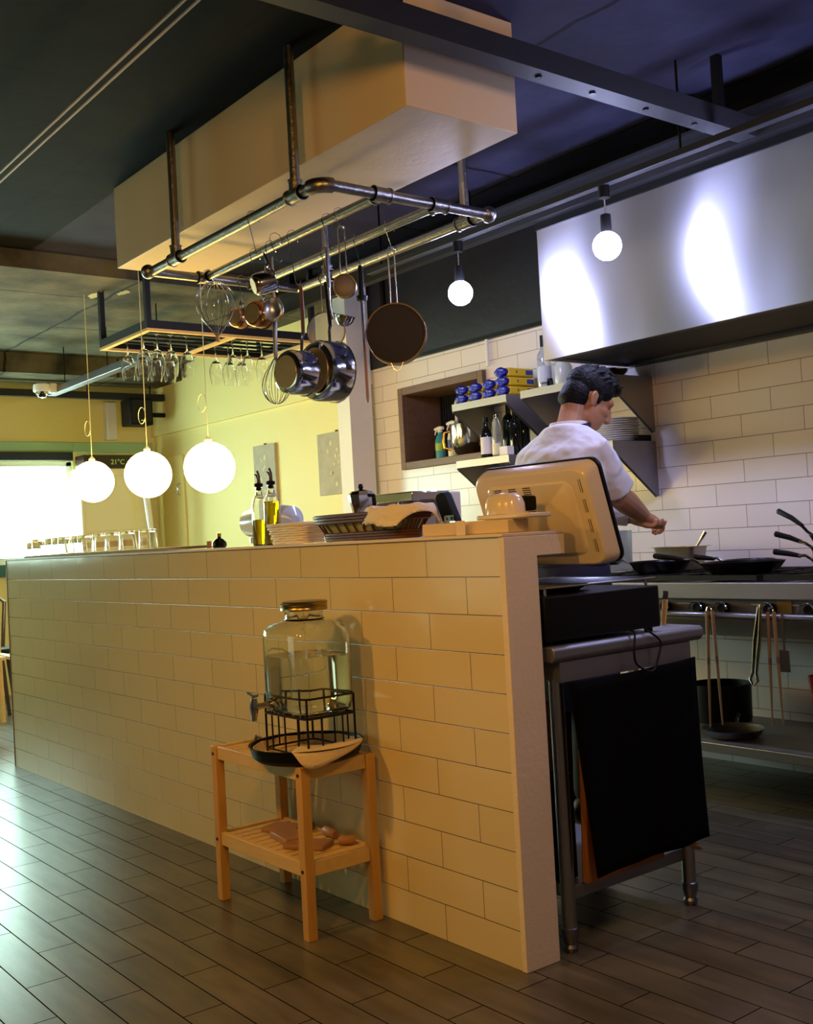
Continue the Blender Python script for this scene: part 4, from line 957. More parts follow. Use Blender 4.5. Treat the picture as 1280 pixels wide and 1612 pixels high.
t = thing('monitor_stand', 'ivory domed swivel stand of the till at the end of the bar', 'stand', (-2.10, 1.965, TZ+.0355))
MB().rings([rrect(.10, .055, .03, 0), rrect(.10, .055, .03, .012)]).xf(Matrix.Rotation(pi/2, 4, 'X')).xf(Matrix.Translation((0.03, 0, .001))).build('base_plate', M_ivory, t, bevel=.003)
MB().lathe([(.062, .0135), (.060, .04), (.052, .058), (.035, .068), (0, .07)], 32).xf(Matrix.Scale(.75, 4, (0, 1, 0))).build('dome', M_ivory, t)
MB().box(-.03, .03, .04, .09, .02, .06).build('hinge', M_black, t, bevel=.006)
t = thing('card_terminal', 'black handset leaning at the left side of the till monitor', 'card terminal', (-2.44, 2.10, 1.03), rot=(R_(12), R_(-14), 0))
MB().rings([rrect(.026, .10, .02, 0), rrect(.026, .10, .02, .03)]).xf(Matrix.Translation((0, 0, .10))).build('body', M_black, t, bevel=.004)
MB().box(-.02, .02, .0301, .032, .04, .16).build('keypad', mat('dark_grey_rubber', '#1c1c1e', .6), t)
# ---- appliance behind the bar and its contents
M_app = mat('cream_appliance', '#e2d8c2', .3)
t = thing('coffee_machine', 'chrome and white countertop coffee machine against the tiled wall', 'coffee machine', (-3.10, 2.42, .7955))
MB().box(-.14, .16, -.10, .12, 0, .30).build('body', M_white, t, bevel=.008)
MB().box(-.14, -.05, -.10, .12, .3005, .455).box(-.05, .16, .06, .12, .3005, .455).build('back_column', M_white, t, bevel=.005)
MB().box(-.05, .17, -.11, .0595, .425, .458).build('chrome_top_tray', M_chrome, t, bevel=.004)
MB().box(.05, .13, -.07, .03, .3005, .40).build('water_tank', mat('grey_plastic', '#9a9590', .35), t, bevel=.01)
MB().cyl((.01, -.03, .34), (.01, -.03, .4245), .022, n=16).build('brew_head', M_chrome, t)
for z in (.36, .39): MB().ball((-.095, -.102, z+.03), .006, 10, 8).build('button', M_black, t)
# stand mixer
t = thing('stand_mixer', 'pale blue-white stand mixer with chrome hub behind the oil bottles', 'mixer', (-4.06, 2.42, .7955))
M_mix = mat('pale_blue_enamel', '#c9d3de', .2, coat=.4)
MB().box(-.16, .2, -.1, .1, 0, .04).build('base', M_mix, t, bevel=.015)
MB().tube([(.15, 0, .04), (.15, 0, .2), (.12, 0, .34)], [.075, .06, .065], 24).build('column', M_mix, t)
MB().tube([(-.19, 0, .40), (-.17, 0, .40), (-.08, 0, .40), (.05, 0, .405), (.17, 0, .40), (.2, 0, .395)], [.03, .06, .068, .07, .058, .02], 24).build('motor_head', M_mix, t)
MB().tube([(-.19, 0, .40), (-.215, 0, .40)], .022, 16).build('hub', M_chrome, t); MB().tube([(-.215, -.02, .40), (-.235, -.0, .40), (-.235, .0, .41)], [.006, .012, .012], 10).build('hub_knob', M_chrome, t)
MB().tube([(-.13, 0, .335), (-.13, 0, .31)], .03, 16).build('attachment_collar', M_mix, t)
MB().tube([(-.13, 0, .31), (-.13, 0, .255)], [.012, .008], 10).tube([(-.155, 0, .28), (-.105, 0, .28)], .006, 8).build('beater_shaft', M_chrome, t)
MB().lathe([(0, .041), (.06, .041), (.1, .1), (.105, .2), (.103, .2), (.09, .1), (0, .05)], 28).build('bowl', M_chrome, t, loc=(-.07, 0, 0))
# longer work table under mixer / machine
wt2 = thing('work_table', 'stainless steel work table farther along behind the bar under the mixer', 'table', (-3.9, 2.32, 0))
MB().box(-.7, -.0, -.30, .3, .755, .795).box(0, -.0-.01+.0, 0, 0, 0, 0) if False else None
MB().box(-1.6, -.305, -.30, .3, .755, .795).build('table_top', M_shelfsteel, wt2, bevel=.004)
for x in (-1.55, -.36):
    for y in (-.26, .26): MB().cyl((x, y, 0), (x, y, .7545), .0195, n=16).build('leg', M_steel, wt2)
wt2.location.x += 0
# ================================================================== SHELVES ON THE KITCHEN WALL
def wall_shelf(x0, x1, zt, label):
    t = thing('wall_shelf', label, 'shelf', ((x0+x1)/2, 4.16, zt), group='steel shelves on the tiled wall'); hw = (x1-x0)/2
    yb = -.0005
    MB().box(-hw, hw, -.308, yb, -.003, 0).build('shelf_board', M_shelfsteel, t)
    MB().box(-hw, hw, -.31, -.3082, -.038, 0).build('front_lip', M_shelfsteel, t)
    for s in (-1, 1):
        x = s*(hw-.001)
        MB().rings([[Vector((x-.0012, y, z)) for y, z in ((-.306, -.0032), (yb, -.0032), (yb, -.265), (-.012, -.265), (-.306, -.045))],
                    [Vector((x+.0012, y, z)) for y, z in ((-.306, -.0032), (yb, -.0032), (yb, -.265), (-.012, -.265), (-.306, -.045))]]).build('bracket', M_shelfsteel, t)
        MB().tube([(x-s*.008, -.304, -.046), (x-s*.008, -.012, -.265)], .006, 6).build('bracket_edge', M_dullsteel, t)
    return t
wall_shelf(-4.49, -4.06, 1.80, 'upper steel wall shelf with blue and yellow packets')
wall_shelf(-3.955, -3.365, 1.80, 'upper steel wall shelf under the hood edge with the clear bottle')
wall_shelf(-4.48, -4.065, 1.49, 'lower steel wall shelf carrying dark bottles')
wall_shelf(-3.955, -3.365, 1.49, 'lower steel wall shelf with the stack of plates')
M_blue = mat('blue_foil', '#1b1f96', .25, .2, noise_amt=.3, noise_scale=60, bump=1, bump_scale=50)
M_yel = mat('yellow_wrapper', '#e0bd24', .35, noise_amt=.06, noise_scale=20)
p0 = None
def packet(x, y, z, label):
    global p0
    if p0 is None:
        t = p0 = thing('pasta_packet', label, 'food packet', (x, y, z))
        MB().box(-.036, .036, -.055, .13, .002, .046).build('wrapper', M_yel, t, bevel=.008)
        random.seed(5); e = MB(); rg = []
        for yy, k in ((-.056, .96), (-.066, 1.04), (-.074, .92), (-.082, 1.06), (-.086, .8)):
            rg.append([Vector((.035*k*cos(2*pi*j/18)*(1+.12*random.uniform(-1, 1)) * 1.05, yy, .024 + .023*k*sin(2*pi*j/18)*(1+.06*random.uniform(-1, 1)))) for j in range(18)])
        e.rings(rg).build('crimped_end', M_blue, t, smooth=20)
        MB().box(.0362, .0368, .07, .12, .012, .036).build('label_patch', mat('blue_print', '#2a3c9a', .4), t)
        MB().box(.0362, .0368, .0, .01, .018, .032).build('red_mark', mat('red_print', '#b04a1a', .4), t)
        return t
    t = copy_tree(p0); t.location = (x, y, z); tag(t, label, 'food packet', 'blue and yellow packets on the shelf'); return t
zsh = 1.8005
packet(-4.425, 3.94, zsh, 'bottom blue and yellow packet of the leftmost pair on the shelf')['group'] = 'blue and yellow packets on the shelf'
packet(-4.425, 3.945, zsh+.0475, 'top blue and yellow packet of the leftmost pair on the shelf')
packet(-4.315, 3.94, zsh, 'bottom packet of the second pair from the left')
packet(-4.315, 3.945, zsh+.0475, 'top packet of the second pair from the left')
packet(-4.205, 3.94, zsh, 'bottom packet of the third pair, beside the stack of three')
packet(-4.205, 3.945, zsh+.0475, 'top packet of the third pair, beside the stack of three')
packet(-4.10, 3.94, zsh, 'bottom packet of the tall stack of three beside the clear bottle')
packet(-4.10, 3.94, zsh+.0475, 'middle packet of the tall stack of three beside the clear bottle')
packet(-4.10, 3.935, zsh+.095, 'topmost packet of the stack of three beside the clear bottle')
def bottle(name, label, x, y, z, prof, m, capm, cap, labelm=None, lz=None, lr=None, cat='bottle', liquid=None):
    t = thing(name, label, cat, (x, y, z))
    MB().lathe(prof, 28).build('glass_body', m, t)
    if cap: MB().lathe(cap, 20).build('cap', capm, t)
    if labelm: MB().lathe([(lr, lz[0]), (lr+.0006, lz[0]), (lr+.0006, lz[1]), (lr, lz[1])], 28).build('label', labelm, t)
    return t
M_dkglass = mat('dark_bottle_glass', '#10140f', .07)
M_clearb = mat('pale_clear_bottle', '#eaf0ee', .04, trans=.85)
bottle('clear_bottle', 'tall clear glass bottle with black neck standing on the upper shelf by the hood', -3.845, 3.92, zsh, [(0, 0), (.033, 0), (.035, .004), (.035, .15), (.03, .175), (.014, .2), (.013, .262), (0, .262)], M_clearb, M_black, [(.0145, .21), (.0145, .268), (0, .268)], mat('grey_bottle_label', '#b9bcc0', .5), (.03, .11), .0352)
bottle('glass_jar', 'pale cloudy glass jar behind the head on the upper shelf', -3.725, 3.93, zsh, [(0, 0), (.042, 0), (.045, .005), (.045, .09), (.036, .105), (.036, .115), (0, .115)], mat('cloudy_glass', '#d9ddd0', .3, trans=.5), M_chrome, [(.038, .1155), (.038, .13), (0, .131)], cat='jar')
bottle('black_spice_jar', 'short dark green jar beside the cloudy jar', -3.79, 3.90, zsh, [(0, 0), (.016, 0), (.016, .03), (0, .03)], M_dkglass, M_black, [(.014, .0305), (.014, .042), (0, .042)], cat='jar')
tag(MB().lathe([(0, 0), (.07, .0), (.10, .03), (.105, .04), (.10, .041), (.065, .006), (0, .006)], 32).build('steel_bowl', M_chrome, loc=(-3.50, 3.99, zsh)), 'shallow steel bowl on the upper shelf just under the hood', 'bowl')
zl = 1.4905
bottle('sauce_bottle', 'dark bottle with a white label at the front of the lower shelf', -4.275, 3.895, zl, [(0, 0), (.030, 0), (.032, .004), (.032, .12), (.024, .145), (.012, .165), (.012, .2), (0, .2)], M_dkglass, M_black, [(.014, .19), (.014, .215), (0, .215)], mat('white_bottle_label', '#ddd3cf', .5), (.02, .11), .0322)
bottle('clear_flask', 'clear narrow bottle with pale yellow contents on the lower shelf', -4.20, 3.90, zl, [(0, 0), (.024, 0), (.026, .004), (.026, .15), (.021, .185), (.013, .2), (.013, .215), (0, .215)], M_clearb, M_chrome, [(.0145, .2055), (.0145, .222), (0, .222)], mat('pale_yellow_label', '#e8dcae', .5), (.01, .07), .0262)
wine = [(0, 0), (.035, 0), (.037, .005), (.037, .19), (.03, .215), (.0145, .235), (.0135, .285), (0, .285)]
bottle('wine_bottle', 'tall dark wine bottle with a cork behind the clear flask', -4.21, 4.00, zl, [(r*.95, z*.98) for r, z in wine], M_dkglass, mat('cork', '#a8763c', .8), [(.011, .2795), (.012, .30), (0, .30)])
bottle('wine_bottle', 'tall black wine bottle next to the corked one', -4.135, 4.03, zl, wine, M_dkglass, M_black, [(.0145, .2855), (.0145, .298), (0, .298)])
bottle('wine_bottle', 'shorter black bottle nearest the bracket on the lower shelf', -4.10, 3.94, zl, [(r*.85, z*.82) for r, z in wine], M_dkglass, M_black, [(.013, .2345), (.013, .246), (0, .246)])
slab('white_carton', -4.165, 3.885, zl, .07, .045, .022, 0, 'low white carton at the front right of the lower left shelf', 'box', m=M_paper) if False else None
slab('white_carton', -4.10, 3.872, zl, .06, .05, .045, 0, 'small white carton standing in front of the dark bottles', 'box', m=M_paper)
# plates
pl0 = None
for i in range(11):
    if pl0 is None: g = pl0 = MB().lathe([(0, 0), (.06, 0), (.105, .008), (.112, .013), (.110, .0145), (.06, .005), (0, .004)], 40).build('plate', M_plate)
    else: g = pl0.copy(); COL.objects.link(g)
    g.location = (-3.485 + .002*((i*7) % 3 - 1), 4.02 + .002*((i*5) % 3 - 1), zl + .0145*i if False else zl + .0105*i)
    g.scale = (1, 1, .7)
    ordn = ['bottom', 'second', 'third', 'fourth', 'fifth', 'sixth', 'seventh', 'eighth', 'ninth', 'tenth', 'top'][i]
    tag(g, f'{ordn} white plate' + (' from the bottom' if 0 < i < 10 else '') + ' of the stack on the lower shelf', 'plate', 'stacked white plates')
slab('dark_tray', -3.40, 4.08, zl, .05, .12, .03, 0, 'small dark container at the wall end of the plate shelf', 'container', m=M_black)

# ================================================================== NICHE ITEMS
zn = nz0 + .0005
def spray(x, y, label, body, band, h, g=None):
    t = thing('spray_bottle', label, 'spray bottle', (x, y, zn))
    MB().lathe([(0, 0), (.030, 0), (.033, .004), (.033, h*.55), (.024, h*.72), (.013, h*.78), (.013, h*.84), (0, h*.84)], 24).build('bottle_body', body, t)
    MB().lathe([(.0332, h*.28), (.0337, h*.28), (.0337, h*.5), (.0332, h*.5)], 24).build('label_band', band, t)
    MB().lathe([(0, h*.8405), (.016, h*.8405), (.016, h*.9), (0, h*.9)], 20).build('collar', M_white, t)
    MB().tube([(.03, 0, h*.96), (.0, 0, h*.97), (-.04, 0, h*.955), (-.05, 0, h*.95)], [.010, .014, .010, .007], 12).build('spray_head', M_white, t)
    MB().tube([(-.03, 0, h*.94), (-.042, 0, h*.85), (-.05, 0, h*.78)], [.005, .005, .003], 8).build('trigger', M_white, t)
    return t
spray(-5.105, 4.27, 'teal and white spray bottle standing in the wooden hatch', mat('teal_liquid_bottle', '#3c93a8', .3), mat('lime_label', '#9fb94a', .4), .20)
spray(-5.01, 4.29, 'white spray bottle with a blue stripe next to the teal one', M_white, mat('blue_stripe', '#3a4a9a', .4), .225)
t = thing('scrub_brush', 'upright pale plastic stick with pink lower part in the wooden hatch', 'brush', (-5.045, 4.36, zn))
MB().tube([(0, 0, 0), (0, 0, .2)], .008, 10).build('lower_part', mat('pink_plastic', '#d0809a', .4), t); MB().tube([(0, 0, .2), (0, 0, .34), (0, 0, .36)], [.010, .012, .006], 12).build('upper_part', M_white, t)
t = thing('mixing_bowl', 'deep steel mixer bowl with loop handle in the wooden hatch', 'bowl', (-4.87, 4.29, zn))
MB().lathe([(0, 0), (.05, 0), (.08, .02), (.105, .08), (.108, .19), (.111, .193), (.106, .193), (.103, .08), (.08, .024), (0, .005)], 40).build('bowl_body', M_chrome, t)
MB().tube([(-.09, -.055, .16), (-.12, -.085, .15), (-.125, -.09, .10), (-.12, -.085, .06), (-.09, -.055, .045)], .008, 10).build('loop_handle', mat('brass_handle', '#c9a24e', .25, 1), t)
t = thing('soap_jug', 'tall clear plastic jug behind the steel bowl', 'jug', (-4.70, 4.39, zn))
MB().box(-.03, .03, -.03, .025, 0, .27).build('jug_body', mat('frosted_plastic', '#aebfc9', .2, trans=.5), t, bevel=.012); MB().cyl((0, 0, .2705), (0, 0, .30), .015, n=16).build('cap', M_white, t)
# vertical conduit on the wall
tag(MB().cyl((-4.50, YB-.0175, 2.03), (-4.50, YB-.0175, 2.20), .010, n=12).build('conduit_pipe', M_white), 'thin white conduit rising from the corner of the wooden hatch', 'pipe')

# ================================================================== STOVE
stv = thing('gas_stove', 'long stainless steel gas range against the tiled wall with towel rail', 'stove', (-1.2, 3.8, 0))
sx0, sx1 = -2.35, 2.3
M_stove = mat('stained_steel', '#77706a', .42, 1, noise_amt=.2, noise_scale=6)
MB().box(sx0, sx1, -.30, .34, .655, .855).build('body', M_stove, stv, bevel=.004)
MB().box(sx0, sx1, -.325, -.3005, .795, .858).build('front_lip', M_shelfsteel, stv, bevel=.004)
MB().box(sx0, sx1, -.31, -.3005, .655, .715).build('lower_band', M_stove, stv, bevel=.002)
MB().cyl((sx0+.1, -.375, .735), (sx1-.1, -.375, .735), .0155, n=20).build('towel_rail', M_steel, stv)
for x in (-2.2, -1.0, .1, 1.2, 2.2): MB().cyl((x, -.375, .735), (x, -.3005, .735), .009, n=10).build('rail_bracket', M_steel, stv)
M_grate = mat('cast_iron', '#131213', .55, .3)
for x0 in (-2.3, -1.75, -1.2, -.65, -.1, .45, 1.0, 1.55):
    g = MB()
    for yy in (-.26, -.1, .06, .22, .3): g.box(x0, x0+.52, yy, yy+.014, .862, .882)
    for k in range(5): g.box(x0+.02+k*.12, x0+.034+k*.12, -.258, .3, .8625, .8815)
    g.build('grate', M_grate, stv)
    MB().lathe([(0, .8555), (.05, .8555), (.05, .866), (.03, .87), (0, .871)], 24, c=(x0+.26, 0, 0)).build('burner', M_grate, stv)
for x in (-1.62, -1.46, -1.345, -1.145, -.98, -.8, -.6, -.4, -.1, .2):
    kn = MB().tube([(x, -.301, .76), (x, -.33, .76)], [.021, .018], 20).build('knob', M_black, stv)
    MB().tube([Vector((x+.027*cos(a), -.335, .757+.027*sin(a))) for a in [pi*i/10 for i in range(11)]], .0035, 6).build('knob_guard', M_chrome, kn)
for x in (-1.54, -1.2, -1.06, -.7, -.3): MB().box(x-.03, x+.03, -.3035, -.3006, .772, .777).build('pilot_slot', M_shelfsteel, stv)
MB().box(-1.12, -1.06, -.3045, -.3036, .742, .79).build('rating_plate', mat('brass_plate', '#8f7434', .35, .8), stv)
MB().box(sx0, sx1, -.29, .30, .195, .232).build('undershelf', M_shelfsteel, stv, bevel=.003)
for x in (sx0+.03, -.9, .8, sx1-.03):
    for y in (-.26, .28):
        MB().box(x-.018, x+.018, y-.018, y+.018, .0, .1945).build('leg', M_stove, stv); MB().box(x-.018, x+.018, y-.018, y+.018, .2325, .6545).build('leg', M_stove, stv)
def frypan(label, x, y, z, Rr, h, ang, hl, rise, m, g='frying pans on the stove', hm=None, base=0):
    t = thing('frying_pan', label, 'frying pan', (x, y, z), rotz=ang, group=g)
    MB().lathe([(0, 0), (Rr*.72, 0), (Rr*.86, h*.3), (Rr, h), (Rr+.002, h+.001), (Rr-.003, h+.0005), (Rr*.83, h*.34), (Rr*.7, .004), (0, .004)], 40).build('pan_body', m, t)
    MB().tube([(Rr*.97, 0, h*.8), (Rr+.03, 0, h+.012), (Rr+hl*.35, 0, h+rise*.4)], [.006, .006, .007], 8).build('handle_root', M_chrome, t)
    MB().tube([(Rr+hl*.3, 0, h+rise*.34), (Rr+hl*.6, 0, h+rise*.68), (Rr+hl*.97, 0, h+rise*.98), (Rr+hl, 0, h+rise)], [.008, .0105, .0115, .006], 12, flat=.65).build('handle', hm or M_black, t)
    return t
M_pan = mat('blackened_pan', '#15110f', .3, .4, noise_amt=.4, noise_scale=12)
GZ = .8825
frypan('black frying pan at the left of the stove with handle towards the cook', -3.06, 3.76, GZ, .130, .05, R_(205), .17, .0, M_pan)
frypan('widest black frying pan in the middle of the stove front', -2.60, 3.70, GZ, .165, .045, R_(200), .2, .035, M_pan)
frypan('small black frying pan at the back of the stove behind the widest one', -2.77, 3.995, GZ, .105, .04, R_(215), .13, .02, M_pan)
for i, (hz, rs, an, lb) in enumerate(((.0, .03, 188, 'lowest'), (.045, .055, 184, 'middle'), (.09, .10, 178, 'topmost'))):
    frypan(lb + ' pan of the stack of black pans at the right edge of the stove', -2.215, 3.79, GZ+hz, .12, .048, R_(an), .16, rs, M_pan, 'stacked pans at the right edge')
t = thing('steel_insert', 'rectangular steel food container with a serving spoon by the tiles', 'food container', (-3.135, 4.0, GZ))
tb = MB(); o_ = rrect(.115, .06, .02, 0); 
def rr(hx, hy, c, z): return [Vector((p.x, p.z, z)) for p in rrect(hx, hy, c, 0)]
tb.rings([rr(.095, .05, .02, 0), rr(.11, .062, .02, .100), rr(.125, .075, .02, .102), rr(.125, .075, .02, .1035), rr(.108, .060, .02, .1035), rr(.093, .048, .02, .004)])
tb.build('container_body', mat('satin_container', '#b9ac98', .35, .9), t)
MB().tube([(.03, 0, .02), (.10, .01, .12), (.135, .012, .165)], [.006, .006, .009], 10, flat=.5).build('spoon_handle', M_chrome, t)
t = thing('plastic_beaker', 'tall clear cylindrical container beside the cook hands', 'container', (-3.345, 3.80, GZ))
MB().lathe([(0, 0), (.072, 0), (.075, .003), (.08, .19), (.078, .19), (.073, .006), (0, .004)], 36).build('beaker_wall', M_thing, t)
slab('seasoning_box', -3.285, 3.60, GZ, .045, .03, .06, R_(-20), 'small orange and cream box beside the till monitor corner', 'box', m=mat('orange_card', '#c98a44', .6))
# tongs on the rail
M_tong = mat('aged_bamboo', '#8f7048', .55)
def tweezers(x, z0, l, spread, label):
    t = thing('cooking_tongs', label, 'tongs', (x, 3.425, z0), group='long tongs hanging on the rail')
    for s in (-1, 1):
        b = Vector((s*.012, 0, 0)); e = Vector((s*spread + .0, -.0, -l*(1 if s < 0 else .97)))
        MB().tube([b, b.lerp(e, .4)], [.007, .0062], 8).build('upper_arm', M_tong, t)
        MB().tube([b.lerp(e, .401), b.lerp(e, .46)], .0064, 8).build('dark_band', M_brownwood, t)
        MB().tube([b.lerp(e, .461), e], [.006, .003], 8).build('lower_arm', M_tong, t)
    MB().tube([(-.012, 0, .0), (-.008, 0, .012), (.008, 0, .012), (.012, 0, 0)], .004, 8).build('spring_head', M_chrome, t)
    return t
M_bamboo2 = M_bamboo
t = tweezers(-2.548, .758, .44, .028, 'long wooden cooking tongs hanging nearer the steel work table'); t.location.y = 3.403
t = tweezers(-2.285, .758, .41, .022, 'long wooden cooking tongs hanging at the right beside the steel tongs'); t.location.y = 3.403
t = thing('steel_tongs', 'shiny steel serving tongs with curled tips hanging on the stove rail', 'tongs', (-2.325, 3.395, .775), rot=(0, R_(9), 0))
for s in (-1, 1):
    MB().tube([(s*.004, 0, 0), (s*.010, 0, -.12), (s*.007, 0, -.24), (s*.016, 0, -.268), (s*.004, 0, -.285)], [.006, .007, .006, .006, .003], 8).build('arm', M_chrome, t)
MB().tube([(0, .0, .0), (0, .0, .012)], [.008, .004], 10).build('pivot', M_chrome, t)
t = thing('slotted_spoon', 'dark slotted metal utensil hanging behind the right tongs', 'utensil', (-2.245, 3.41, .755))
MB().tube([(0, 0, 0), (0, 0, -.13)], .004, 8).build('handle', M_dullsteel, t); MB().box(-.02, .02, -.002, .002, -.21, -.1305).build('blade', M_dullsteel, t, bevel=.0015)
# under shelf items
frypan('old steel pan lying on the shelf under the stove', -2.66, 3.66, .2325, .12, .035, R_(120), .12, .01, M_dullsteel, 'pans under the stove')
t = thing('red_crate', 'dark red plastic crate on the shelf under the stove', 'crate', (-2.15, 3.83, .2325))
cr = MB(); cr.rings([rr(.17, .13, .02, 0), rr(.19, .15, .02, .26), rr(.18, .14, .02, .26), rr(.162, .122, .02, .01)]); cr.build('crate_body', mat('dark_red_plastic', '#7c1712', .4), t)
t = thing('black_pot', 'wide black pot in the shade under the stove', 'pot', (-2.92, 3.945, .2325))
MB().lathe([(0, 0), (.12, 0), (.125, .01), (.128, .16), (.122, .16), (.12, .012), (0, .006)], 32).build('pot_body', M_black, t)

# ================================================================== COOK
def chain(mb, pts, rs, n=14, flat=1.0):
    """closed rounded tapered limb"""
    pts = [Vector(p) for p in pts]
    d0 = (pts[0]-pts[1]).normalized(); d1 = (pts[-1]-pts[-2]).normalized()
    P = [pts[0]+d0*rs[0]*.98, pts[0]+d0*rs[0]*.75, pts[0]+d0*rs[0]*.38] + pts + [pts[-1]+d1*rs[-1]*.38, pts[-1]+d1*rs[-1]*.75, pts[-1]+d1*rs[-1]*.98]
    R = [rs[0]*.15, rs[0]*.66, rs[0]*.92] + list(rs) + [rs[-1]*.92, rs[-1]*.66, rs[-1]*.15]
    mb.tube(P, R, n, flat=flat)
def ell(mb, rows, n=32, p=2.3):
    """rows: (cx, cy, z, rx, ry) stacked"""
    mb.rings([[Vector((cx + rx*math.copysign(abs(cos(2*pi*j/n))**(2/p), cos(2*pi*j/n)), cy + ry*math.copysign(abs(sin(2*pi*j/n))**(2/p), sin(2*pi*j/n)), z)) for j in range(n)] for cx, cy, z, rx, ry in rows])
def remesh(o, vox, sm=6):
    r = o.modifiers.new('voxel', 'REMESH'); r.mode = 'VOXEL'; r.voxel_size = vox; r.use_smooth_shade = True
    s = o.modifiers.new('smooth', 'SMOOTH'); s.iterations = sm; s.factor = .5
    return o
CO = Vector((-2.93, 3.05, 0))
ck = thing('person', 'cook in a white short-sleeved shirt and navy apron bending over the stove', 'person', CO)
def lp(p): return Vector(p) - CO
shR, elR, wrR = lp((-2.765, 3.065, 1.385)), lp((-2.80, 3.22, 1.21)), lp((-2.875, 3.44, 1.135))
shL, elL, wrL = lp((-3.08, 3.055, 1.38)), lp((-3.15, 3.26, 1.20)), lp((-2.945, 3.435, 1.128))
hc = lp((-2.90, 3.19, 1.590))
hf = Vector((.36, .93, 0)).normalized()
Hd = Matrix.Translation(hc) @ Matrix.Rotation(math.atan2(-hf.x, hf.y), 4, 'Z') @ Matrix.Rotation(R_(-32), 4, 'X')
body = MB()
# torso, pelvis (local coordinates, facing +Y)
ell(body, [(0, .0, .86, .03, .03), (0, 0, .88, .13, .09), (0, 0, .95, .155, .105), (0, 0, 1.05, .145, .10), (0, -.005, 1.15, .145, .10), (0, 0, 1.25, .16, .11), (.003, .005, 1.34, .16, .10), (.005, .01, 1.40, .13, .075), (.007, .02, 1.44, .08, .06), (.01, .03, 1.47, .03, .03)])
chain(body, [(.01, .02, 1.43), (.012, .05, 1.50), Hd @ Vector((0, -.04, -.05))], [.060, .052, .052])
hd_ = MB()
def hball(c, r): hd_.ball(c, r, 24, 16)
hball((0, -.012, .03), (.074, .095, .090)); hball((0, .03, -.035), (.060, .066, .075)); hball((0, .050, -.085), (.036, .036, .028)); hball((0, .02, -.06), (.055, .055, .05))
hball((0, .075, .028), (.05, .022, .018))
chain(hd_, [(0, .090, .018), (0, .106, -.012), (0, .108, -.03)], [.009, .012, .014], 10); 
for s in (-1, 1):
    hball((s*.011, .098, -.034), .010); chain(hd_, [(s*.02, .078, -.062), (0, .088, -.060)], [.006, .008], 8); chain(hd_, [(s*.018, .078, -.074), (0, .086, -.074)], [.007, .008], 8)
    hball((s*.045, .055, -.02), (.022, .03, .02))
    e = MB(); e.tube([(s*.074, -.012, .022), (s*.083, -.022, .012), (s*.084, -.024, -.01), (s*.078, -.01, -.035), (s*.072, .002, -.030), (s*.073, .0, .012), (s*.074, -.012, .022)], .0055, 8); hd_.join(e); hball((s*.074, -.010, -.008), (.008, .016, .026))
hd_.xf(Hd); body.join(hd_)
chain(body, [shR + (elR-shR)*.15, elR], [.044, .042]); chain(body, [elR, elR.lerp(wrR, .35), wrR], [.047, .048, .032])
chain(body, [shL + (elL-shL)*.15, elL], [.044, .042]); chain(body, [elL, elL.lerp(wrL, .35), wrL], [.044, .042, .029])
# legs
for s, fy in ((-1, .04), (1, -.05)):
    chain(body, [(s*.085, 0, .88), (s*.095, .03+fy, .48), (s*.10, .0+fy, .10)], [.085, .058, .042]); chain(body, [(s*.10, -.03+fy, .045), (s*.115, .14+fy, .035)], [.042, .035])
# hands: palm and fingers
def hand(wr, d, side, nrm, curl):
    d = d.normalized(); nrm = (nrm - d*nrm.dot(d)).normalized(); s = d.cross(nrm).normalized()*side
    for k in (-1, -.33, .33, 1): chain(body, [wr + s*.012*k, wr + d*.045 + s*.024*k, wr + d*.082 + s*.03*k + nrm*.004], [.020, .0165, .0125], 10)
    L_ = (.066, .074, .07, .055)
    for q, k in enumerate((1, .36, -.3, -.95)):
        b = wr + d*.085 + s*.029*k; a = curl[q]
        p1 = b + (d*cos(a*.5) + nrm*sin(a*.5))*L_[q]*.5; p2 = p1 + (d*cos(a*1.2) + nrm*sin(a*1.2))*L_[q]*.32; p3 = p2 + (d*cos(a*1.9) + nrm*sin(a*1.9))*L_[q]*.24
        chain(body, [b, p1, p2, p3], [.0105, .0098, .009, .0078], 10)
    t0 = wr + d*.02 + s*.022; chain(body, [t0, t0 + s*.026 + d*.022 + nrm*.014, t0 + s*.027 + d*.045 + nrm*.030, t0 + s*.016 + d*.062 + nrm*.040], [.016, .0125, .0105, .0085], 10)
hand(wrR, Vector((.12, .75, -.25)), 1, Vector((-.5, -.2, -.8)), (1.1, 1.25, 1.3, 1.35))
hand(wrL, Vector((.66, .42, -.42)), -1, Vector((.2, .1, .95)), (.55, .65, .8, .9))
bo = body.build('body', M_skin, ck, smooth=180); remesh(bo, .0045, 3)
# eyes are closed in shade; hair
hr = MB()
def hb(c, r): hr.ball(c, r, 24, 16)
hb((0, -.022, .052), (.083, .098, .078)); hb((0, -.055, .0), (.073, .062, .075)); hb((0, .035, .092), (.068, .055, .036)); hb((.0, .070, .088), (.055, .034, .022)); hb((0, -.085, -.03), (.05, .032, .04))
for s in (-1, 1): chain(hr, [(s*.070, .010, .045), (s*.073, .014, .0), (s*.072, .014, -.012)], [.014, .010, .006], 8); hb((s*.055, .0, .05), (.03, .065, .05))
random.seed(11)
for i in range(150):
    a = random.uniform(0, 2*pi); e = random.uniform(.25, pi/2)
    p = Vector((.078*cos(e)*cos(a), -.015+.095*cos(e)*sin(a), .05 + .078*sin(e)))
    if p.y > .06 and p.z < .085: continue
    q = p + Vector((p.x*.08, .012, .010)) + Vector((random.uniform(-.014, .014), random.uniform(-.004, .02), random.uniform(.002, .016)))
    chain(hr, [p, q], [.010, .003], 6)
hr.xf(Hd); ho = hr.build('hair', M_hair, ck, smooth=180); remesh(ho, .0035, 2)
